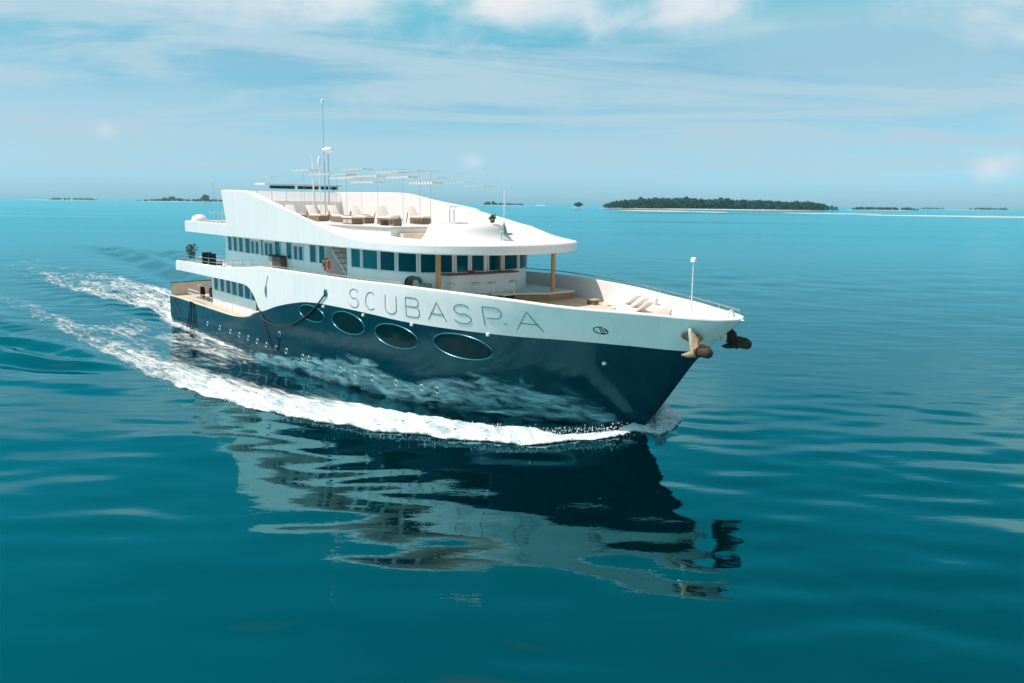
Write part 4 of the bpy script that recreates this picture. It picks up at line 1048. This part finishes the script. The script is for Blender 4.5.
def foam_density(S, p):
    so = np.interp(-S, [-2, -1, 0, .5, 2, 5, 8, 11.6, 15.7, 20, 24, 28, 35, 51, 78, 120], [-.5, .3, 1.0, 2.9, 5.9, 8.1, 9.6, 11.2, 12.4, 13.2, 13.7, 13.9, 13.9, 13.7, 13.5, 13])
    si = np.interp(-S, [-2, 0, 1.4, 3.2, 6, 8.3, 11.3, 17, 23, 33, 42, 60], [-1, 0.2, 1.5, 2.8, 4.6, 6.1, 7.2, 7.0, 6.6, 6.4, 6.0, 5])
    si = np.where(-S < 14, so - np.interp(-S, [-2, 0, 3, 8, 14], [1.0, 1.9, 2.7, 3.2, 4.4]), np.interp(-S, [14, 20, 28, 40, 60], [7.6, 6.7, 6.0, 5.4, 4.0]))
    d = np.zeros_like(S)
    q = -p
    wob = vnoise(S, p, 1.1, 3) * 0.5
    so = so + 0.35
    edge = smooth(0, .45, so - q + wob) * smooth(-.3, .7, q - si + wob)
    # solid near the outer rim, lacy towards the hull and with distance astern
    core = np.interp(-S, [-2, 0, 10, 22, 32, 45, 65, 100, 140], [.85, 1.0, .95, .82, .70, .60, .50, .36, 0.15])
    lace = 1 - 0.58 * smooth(1.6, 5.0, so - q) * smooth(9, 20, -S)
    d = np.maximum(d, edge * core * lace)
    # hull-side froth further aft
    hull_b = np.interp(-S, [8, 20, 45, 51, 60], [4.2, 5.8, 4.8, 4.3, 3.0])
    d = np.maximum(d, smooth(24, 34, -S) * smooth(66, 50, -S) * smooth(2.2, 0.2, q - hull_b) * smooth(-.6, 0, q - hull_b) * .8)
    d = np.maximum(d, smooth(20, 32, -S) * smooth(72, 46, -S) * smooth(.5, 2.5, so - q) * smooth(-.6, .4, q - hull_b) * .54)
    # port side bow splash
    po = np.interp(-S, [-1.6, -1.3, -.2, 1.7, 5, 9, 14, 24], [0, .7, 3.5, 5.1, 7.8, 9.5, 11, 12.6])
    d = np.maximum(d, smooth(0, .5, po - p + wob) * smooth(-.2, .8, p - (po - np.interp(-S, [-1.6, 0, 2, 9], [.8, 3.0, 3.4, 2.4]))) * np.interp(-S, [-2, 0, 10, 40, 90], [.95, 1.05, .95, .6, .2]))
    # propeller wake
    w = 4.8 + .035 * np.maximum(-S - 50, 0)
    d = np.maximum(d, smooth(50, 52, -S) * smooth(w, w - 2.5, np.abs(p)) * np.interp(-S, [50, 60, 85, 130, 190], [.95, .76, .58, .42, .12]))
    d = np.maximum(d, smooth(50, 60, -S) * smooth(3.0, .5, np.abs(p - 3.2 - .02 * (-S - 50))) * np.interp(-S, [50, 70, 95, 130], [.92, .82, .58, .2]))
    d *= smooth(1.7, 0.7, S + .5 * wob)
    return np.clip(d, 0, 1)
def foam_sheet(name, s0, s1, ds, p0, p1, dp, rough, lift):
    Sx = np.arange(s0, s1, ds); Px = np.arange(p0, p1, dp)
    S, p = np.meshgrid(Sx, Px)
    D = foam_density(S, p)
    x = B.x + S * FW.x + p * PT.x; y = B.y + S * FW.y + p * PT.y
    z = sea_h(x, y) + lift + D ** 3 * rough * (0.6 + vnoise(S, p, 3.0, 5) + 0.8 * vnoise(S, p, 7.0, 6) + rng.normal(0, .12, S.shape))
    V = np.stack([S, p, z], -1).reshape(-1, 3); F = grid_faces(len(Sx), len(Px))
    keep = D.ravel()[F].max(1) > 0.06
    F = F[keep]; used = np.unique(F); mp = np.full(len(V), -1); mp[used] = np.arange(len(used))
    o = np_mesh(name, V[used], mp[F], fmt)
    a = o.data.attributes.new('foam_amount', 'FLOAT', 'POINT'); a.data.foreach_set('value', D.ravel()[used].astype(np.float32))
    o.location = B; o.rotation_euler = (0, 0, HEAD); o['kind'] = 'stuff'
    return o
foam_sheet('bow_wave_foam', -46, 2.5, 0.12, -15.5, 15, 0.12, 0.15, 0.015)
foam_sheet('wake_foam', -190, -46, 0.35, -18, 14, 0.25, 0.11, 0.025)
# spray: countless droplets and flecks thrown up by the bow
smt = simple('spray_water', (0.85, 0.87, 0.88), 0.6, 0, 0.02)
def droplets(name, pts, sizes):
    base = np.array([(1, 0, 0), (-1, 0, 0), (0, 1, 0), (0, -1, 0), (0, 0, 1), (0, 0, -1)], float)
    fc = np.array([(0, 2, 4), (2, 1, 4), (1, 3, 4), (3, 0, 4), (2, 0, 5), (1, 2, 5), (3, 1, 5), (0, 3, 5)])
    k = len(pts); sc = sizes[:, None, None] * (0.6 + .8 * rng.random((k, 1, 3)))
    V = (pts[:, None, :] + base[None] * sc).reshape(-1, 3); F = (fc[None] + 6 * np.arange(k)[:, None, None]).reshape(-1, 3)
    o = np_mesh(name, V, F, smt); o.location = B; o.rotation_euler = (0, 0, HEAD); o['kind'] = 'stuff'; return o
k = 9000
t = rng.random(k) ** 1.3
S = 0.9 - t * 4.5 + rng.normal(0, .12, k)
base_p = np.interp(-S, [-1.2, 0, 2, 5], [.1, 1.5, 3.6, 6.5])
u = rng.random(k)
H = np.interp(t, [0, .15, .4, 1], [.15, .95, .75, .25])
pz = H * u ** 1.5 + rng.random(k) * .1
pp_ = base_p * (0.55 + .45 * u) + rng.normal(0, .18, k) + .25 * u
droplets('bow_spray', np.stack([S, pp_, pz], -1), 0.012 + 0.05 * rng.random(k) ** 2.5)
k = 4500
S = 0.6 - 34 * rng.random(k) ** 1.25
so = np.interp(-S, [-1, 0, .5, 2, 5, 8, 11.6, 15.7, 20, 24, 28, 35, 51], [.4, 1.0, 2.9, 5.9, 8.1, 9.6, 11.2, 12.4, 13.2, 13.7, 13.9, 13.9, 13.7])
q = so - .9 + rng.normal(0, .55, k)
hh = np.interp(-S, [-1, 3, 20, 34], [.3, .5, .3, .15]) * np.exp(-((q - so + .9) / .8) ** 2) + np.abs(rng.normal(0, .10, k))
droplets('wash_spray', np.stack([S, -q, hh], -1), 0.010 + 0.032 * rng.random(k) ** 3)

def plume(name, side):
    nv, nu_ = 90, 46; rows_, dn = [], []
    for i in range(nv):
        v = i / (nv - 1); Sa = 1.25 - 5.2 * v
        root = np.interp(v, [0, .25, .5, 1], [0.05, 1.15, 2.2, 4.4]); tip = np.interp(v, [0, .12, .3, .5, 1], [0.9, 2.9, 4.2, 5.2, 7.4])
        H_ = np.interp(v, [0, .08, .22, .4, .7, 1], [.35, .95, 1.15, .8, .4, .12]) * 0.55
        row, dr_ = [], []
        for j in range(nu_):
            u = j / (nu_ - 1)
            z = H_ * (math.sin(math.pi / 2 * min(1, u / .72)) ** .8 - .35 * max(0, u - .72) / .28)
            rag = 0.22 * math.sin(23 * v + 1.0) + .18 * math.sin(51 * v) + .12 * math.sin(97 * v + 2)
            row.append((Sa - .9 * u, root + (tip - root) * u * (1 + .25 * rag), z)); dr_.append(max(0, (1.25 - .35 * v) * min(1, (1.0 - u + .22 * rag) / .55) * min(1, u / .08)))
        rows_.append(row); dn.append(dr_)
    A = np.array(rows_); Dn = np.array(dn)
    nse = vnoise(A[..., 0], A[..., 1], 4.0, 21) * .32 + vnoise(A[..., 0], A[..., 1], 11.0, 22) * .18 + rng.normal(0, .035, Dn.shape)
    A[..., 2] = A[..., 2] * (1 + .5 * nse) + .12 * nse; A[..., 1] = A[..., 1] + .15 * nse
    A[..., 1] *= side
    o = np_mesh(name, A.reshape(-1, 3), grid_faces(nu_, nv), fmt2)
    a = o.data.attributes.new('foam_amount', 'FLOAT', 'POINT'); a.data.foreach_set('value', Dn.ravel().astype(np.float32))
    o.location = B; o.rotation_euler = (0, 0, HEAD); o['kind'] = 'stuff'
plume('bow_splash', 1)
spm = bpy.data.materials.new('hull_reflection_mist'); spm.use_nodes = True; n = spm.node_tree.nodes; l = spm.node_tree.links
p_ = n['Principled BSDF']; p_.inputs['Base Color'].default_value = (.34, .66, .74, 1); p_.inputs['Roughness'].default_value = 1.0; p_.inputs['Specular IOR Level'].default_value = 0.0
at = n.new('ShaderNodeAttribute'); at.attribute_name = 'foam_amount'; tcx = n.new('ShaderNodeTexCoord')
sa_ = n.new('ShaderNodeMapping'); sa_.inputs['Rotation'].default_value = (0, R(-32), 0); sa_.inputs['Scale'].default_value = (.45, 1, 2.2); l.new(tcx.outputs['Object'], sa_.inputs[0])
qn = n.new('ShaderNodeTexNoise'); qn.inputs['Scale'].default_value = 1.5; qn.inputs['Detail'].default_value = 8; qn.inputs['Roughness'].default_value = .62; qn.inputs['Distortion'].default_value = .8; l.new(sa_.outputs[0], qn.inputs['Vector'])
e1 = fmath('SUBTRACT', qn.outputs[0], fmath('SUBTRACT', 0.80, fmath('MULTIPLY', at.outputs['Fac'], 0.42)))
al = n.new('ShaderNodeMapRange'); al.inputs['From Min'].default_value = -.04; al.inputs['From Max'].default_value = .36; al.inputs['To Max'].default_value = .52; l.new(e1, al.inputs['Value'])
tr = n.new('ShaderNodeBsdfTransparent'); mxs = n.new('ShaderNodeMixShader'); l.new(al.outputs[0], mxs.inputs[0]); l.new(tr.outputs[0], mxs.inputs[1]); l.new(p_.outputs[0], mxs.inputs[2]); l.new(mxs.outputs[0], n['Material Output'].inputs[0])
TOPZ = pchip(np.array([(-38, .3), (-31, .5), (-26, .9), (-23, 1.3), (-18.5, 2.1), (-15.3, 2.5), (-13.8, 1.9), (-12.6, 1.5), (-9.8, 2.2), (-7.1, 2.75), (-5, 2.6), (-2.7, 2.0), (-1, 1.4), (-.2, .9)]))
def hull_spray_reflection(off, gain):  # foam's reflection on the hull, plus spray, drawn as translucent pale teal sheets
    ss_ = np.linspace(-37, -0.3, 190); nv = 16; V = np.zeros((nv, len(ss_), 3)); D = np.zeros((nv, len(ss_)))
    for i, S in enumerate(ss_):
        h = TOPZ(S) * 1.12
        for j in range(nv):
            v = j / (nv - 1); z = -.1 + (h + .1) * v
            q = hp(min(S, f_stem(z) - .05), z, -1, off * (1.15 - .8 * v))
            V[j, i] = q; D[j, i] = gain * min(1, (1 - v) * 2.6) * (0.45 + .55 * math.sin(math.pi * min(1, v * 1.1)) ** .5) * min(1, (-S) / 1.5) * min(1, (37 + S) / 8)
    o = np_mesh('hull_spray_reflection', V.reshape(-1, 3), grid_faces(len(ss_), nv), spm)
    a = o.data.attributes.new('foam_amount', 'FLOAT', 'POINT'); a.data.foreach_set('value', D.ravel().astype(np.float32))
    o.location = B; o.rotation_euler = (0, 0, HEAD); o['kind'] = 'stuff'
for off, gain in ((.10, 1.0), (.26, .85), (.45, .7)): hull_spray_reflection(off, gain)

# ------------------------------------------------------------------ islands on the horizon
def far_x(px, D): return (px - 512) / FPX * D
tree_mats = [simple('island_foliage_dark', (0.001, 0.075, 0.066), 0.9, 0, 0.5, 0.08), simple('island_foliage_mid', (0.035, 0.085, 0.035), 0.9, 0, 0.5, 0.08)]
trunk_mat = simple('palm_trunk', (0.16, 0.12, 0.09), 0.9)
def crown(mb, c, rad, h, rr, n=26):
    """uneven crown of tilted leaf clumps"""
    for i in range(n):
        a = rr.uniform(0, 6.28); e = rr.uniform(-.4, 1.0); q = rad * rr.uniform(.45, 1.0)
        p0 = Vector((c[0] + q * math.cos(a) * math.sqrt(max(0, 1 - max(e, 0) ** 2)), c[1] + q * math.sin(a), c[2] + h * e))
        s = rad * rr.uniform(.3, .55); d1 = Vector((rr.uniform(-1, 1), rr.uniform(-1, 1), rr.uniform(-.2, 1))).normalized(); d2 = d1.orthogonal().normalized(); d3 = d1.cross(d2)
        mb.add([p0 + d1 * s, p0 - d1 * s * .6, p0 + d2 * s * .7, p0 - d2 * s * .7, p0 + d3 * s * .6, p0 - d3 * s * .6], [(0, 2, 4), (0, 4, 3), (0, 3, 5), (0, 5, 2), (1, 4, 2), (1, 3, 4), (1, 5, 3), (1, 2, 5)])
def wood(name, px0, px1, D, depth, hfun, n, seed):
    rr = random.Random(seed); mb = MB(); x0, x1 = far_x(px0, D), far_x(px1, D)
    for i in range(n):
        t = rr.random(); x = x0 + (x1 - x0) * t; y = D + depth * (rr.random() ** .7)
        e = min(1, 10 * min(t, 1 - t)) ** .5
        h = hfun(t) * rr.uniform(.80, 1.02) * (1 + .05 * math.sin(t * 37 + seed)) * (.55 + .45 * e)
        if rr.random() < .06: h *= 1.12
        crown(mb, (x, y, h * .62), h * .33, h * .38, rr, 18)
        if rr.random() < .8: crown(mb, (x + rr.uniform(-4, 4), y - 4, h * .28), h * .32, h * .3, rr, 12)
        mb.tube([(x, y, 1.0), (x, y, h * .6)], .4, 4)
    o = mb.build(name, tree_mats[0], None, None, False); o['kind'] = 'stuff'; return o
def islet(name, px0, px1, D, depth, hmax, n=60):
    x0, x1 = far_x(px0, D), far_x(px1, D); cx, cy = (x0 + x1) / 2, D + depth * .4; rr = random.Random(int(px0)); rows = []
    for q, z in ((1.0, -.6), (.97, .25), (.85, .9), (.5, hmax), (.02, hmax)):
        rows.append([(cx + (x1 - x0) / 2 * q * math.cos(a) * (1 + .03 * math.sin(5 * a)), cy + depth * .6 * q * math.sin(a) * (1 + .1 * math.sin(3 * a)), z) for a in np.linspace(0, 2 * math.pi, n + 1)])
    o = MB().grid(rows).build(name, M['sand'], None, 60); o['kind'] = 'structure'; return o
islet('island', 598, 838, 2290, 260, 2.0); 
wood('island_wood', 606, 834, 2320, 150, lambda t: np.interp(t, [0, .1, .3, .6, 1], [20, 26, 31, 28, 22]), 760, 1)
islet('island', 849, 916, 3300, 200, 1.5); wood('island_wood', 852, 913, 3330, 90, lambda t: 13, 140, 2)
islet('island', 130, 232, 4900, 300, 2.2); wood('island_wood', 138, 230, 4950, 120, lambda t: np.interp(t, [0, .2, .28, .34, .5, .75, 1], [9, 17, 20, 30, 16, 18, 17]), 170, 3)
islet('island', 20, 98, 6000, 250, 1.8); wood('island_wood', 52, 96, 6030, 90, lambda t: 17, 70, 4)
islet('island', 478, 530, 4300, 200, 1.8); wood('island_wood', 482, 522, 4330, 80, lambda t: np.interp(t, [0, .22, .3, 1], [16, 24, 14, 12]), 80, 5)
islet('island', 533, 545, 5000, 120, 3.5)
islet('island', 914, 1014, 6200, 250, 1.8); wood('island_wood', 966, 1002, 6230, 90, lambda t: 20, 50, 6); wood('island_wood', 915, 940, 6230, 90, lambda t: 16, 30, 7)
# lone trees
def big_tree(name, label, px, D, h, rad, seed):
    x = far_x(px, D); t = bpy.data.objects.new(name, None); C.objects.link(t); t.location = (x, D, .3); tag(t, label, 'tree')
    MB().tube([(0, 0, 0), (h * .02, 0, h * .5)], h * .04, 8).build('trunk', trunk_mat, t, 60)
    rr = random.Random(seed); c = MB()
    for i in range(16): crown(c, (rr.uniform(-1, 1) * rad * .6, rr.uniform(-1, 1) * rad * .5, h * rr.uniform(.28, .70)), rad * .42, h * .2, rr, 22)
    crown(c, (0, 0, h * .75), rad * .4, h * .22, rr, 30)
    c.build('crown', tree_mats[0], t, None, False)
islet('rocky_islet', 570, 583, 2360, 30, .8)
big_tree('island_tree', 'dark rounded tree clump alone on a tiny islet beyond the bow roof', 576.4, 2380, 17, 15, 21)
big_tree('island_tree', 'tall domed tree on the low island behind the stern', 208, 4940, 46, 32, 22)
# sand bars
def bar(px0, px1, D, w, seed):
    x0, x1 = far_x(px0, D), far_x(px1, D); k = 40; rows = []
    for q, z in ((0, -.25), (.2, .16), (.8, .16), (1, -.25)):
        rows.append([(x0 + (x1 - x0) * i / k, D + w * (q - .5) * (math.sin(math.pi * min(1, max(0, i / k))) ** .5 + .02) + 6 * math.sin(i * .3 + seed), z) for i in range(k + 1)])
    o = MB().grid(rows).build('sand_bar', M['sand'], None, 60); o['kind'] = 'structure'
bar(618, 690, 1620, 420, 1); bar(684, 720, 1480, 260, 3); bar(780, 872, 1400, 240, 2); bar(856, 1060, 1180, 230, 4); bar(960, 1160, 1080, 150, 5)
rt = bpy.data.objects.new('radio_tower', None); C.objects.link(rt); rt.location = (far_x(216.6, 4980), 4980, 1.5); tag(rt, 'faint slender radio tower standing behind the island trees near the stern', 'tower')
MB().tube([(0, 0, 0), (0, 0, 118)], 1.6, 6, False, [2.2, 1.1]).build('mast', M['frame'], rt, 60)
for z in (118, 90): MB().box((0, 0, z), (6, 6, 5), bev=.5).build('antenna', M['frame'], rt)

# ------------------------------------------------------------------ haze
HAZE = 0.4e-4
if HAZE > 0:
    hz_ = MB().box((0, 3100, 62), (16000, 7400, 127)).build('haze', M['white'])
    hm = bpy.data.materials.new('sea_haze'); hm.use_nodes = True; hn = hm.node_tree.nodes; hn.clear()
    pv = hn.new('ShaderNodeVolumePrincipled'); pv.inputs['Color'].default_value = (0.58, 0.90, 1.0, 1); pv.inputs['Density'].default_value = HAZE; pv.inputs['Anisotropy'].default_value = 0.2
    ho = hn.new('ShaderNodeOutputMaterial'); hm.node_tree.links.new(pv.outputs[0], ho.inputs['Volume'])
    hz_.data.materials.clear(); hz_.data.materials.append(hm); hz_['kind'] = 'stuff'
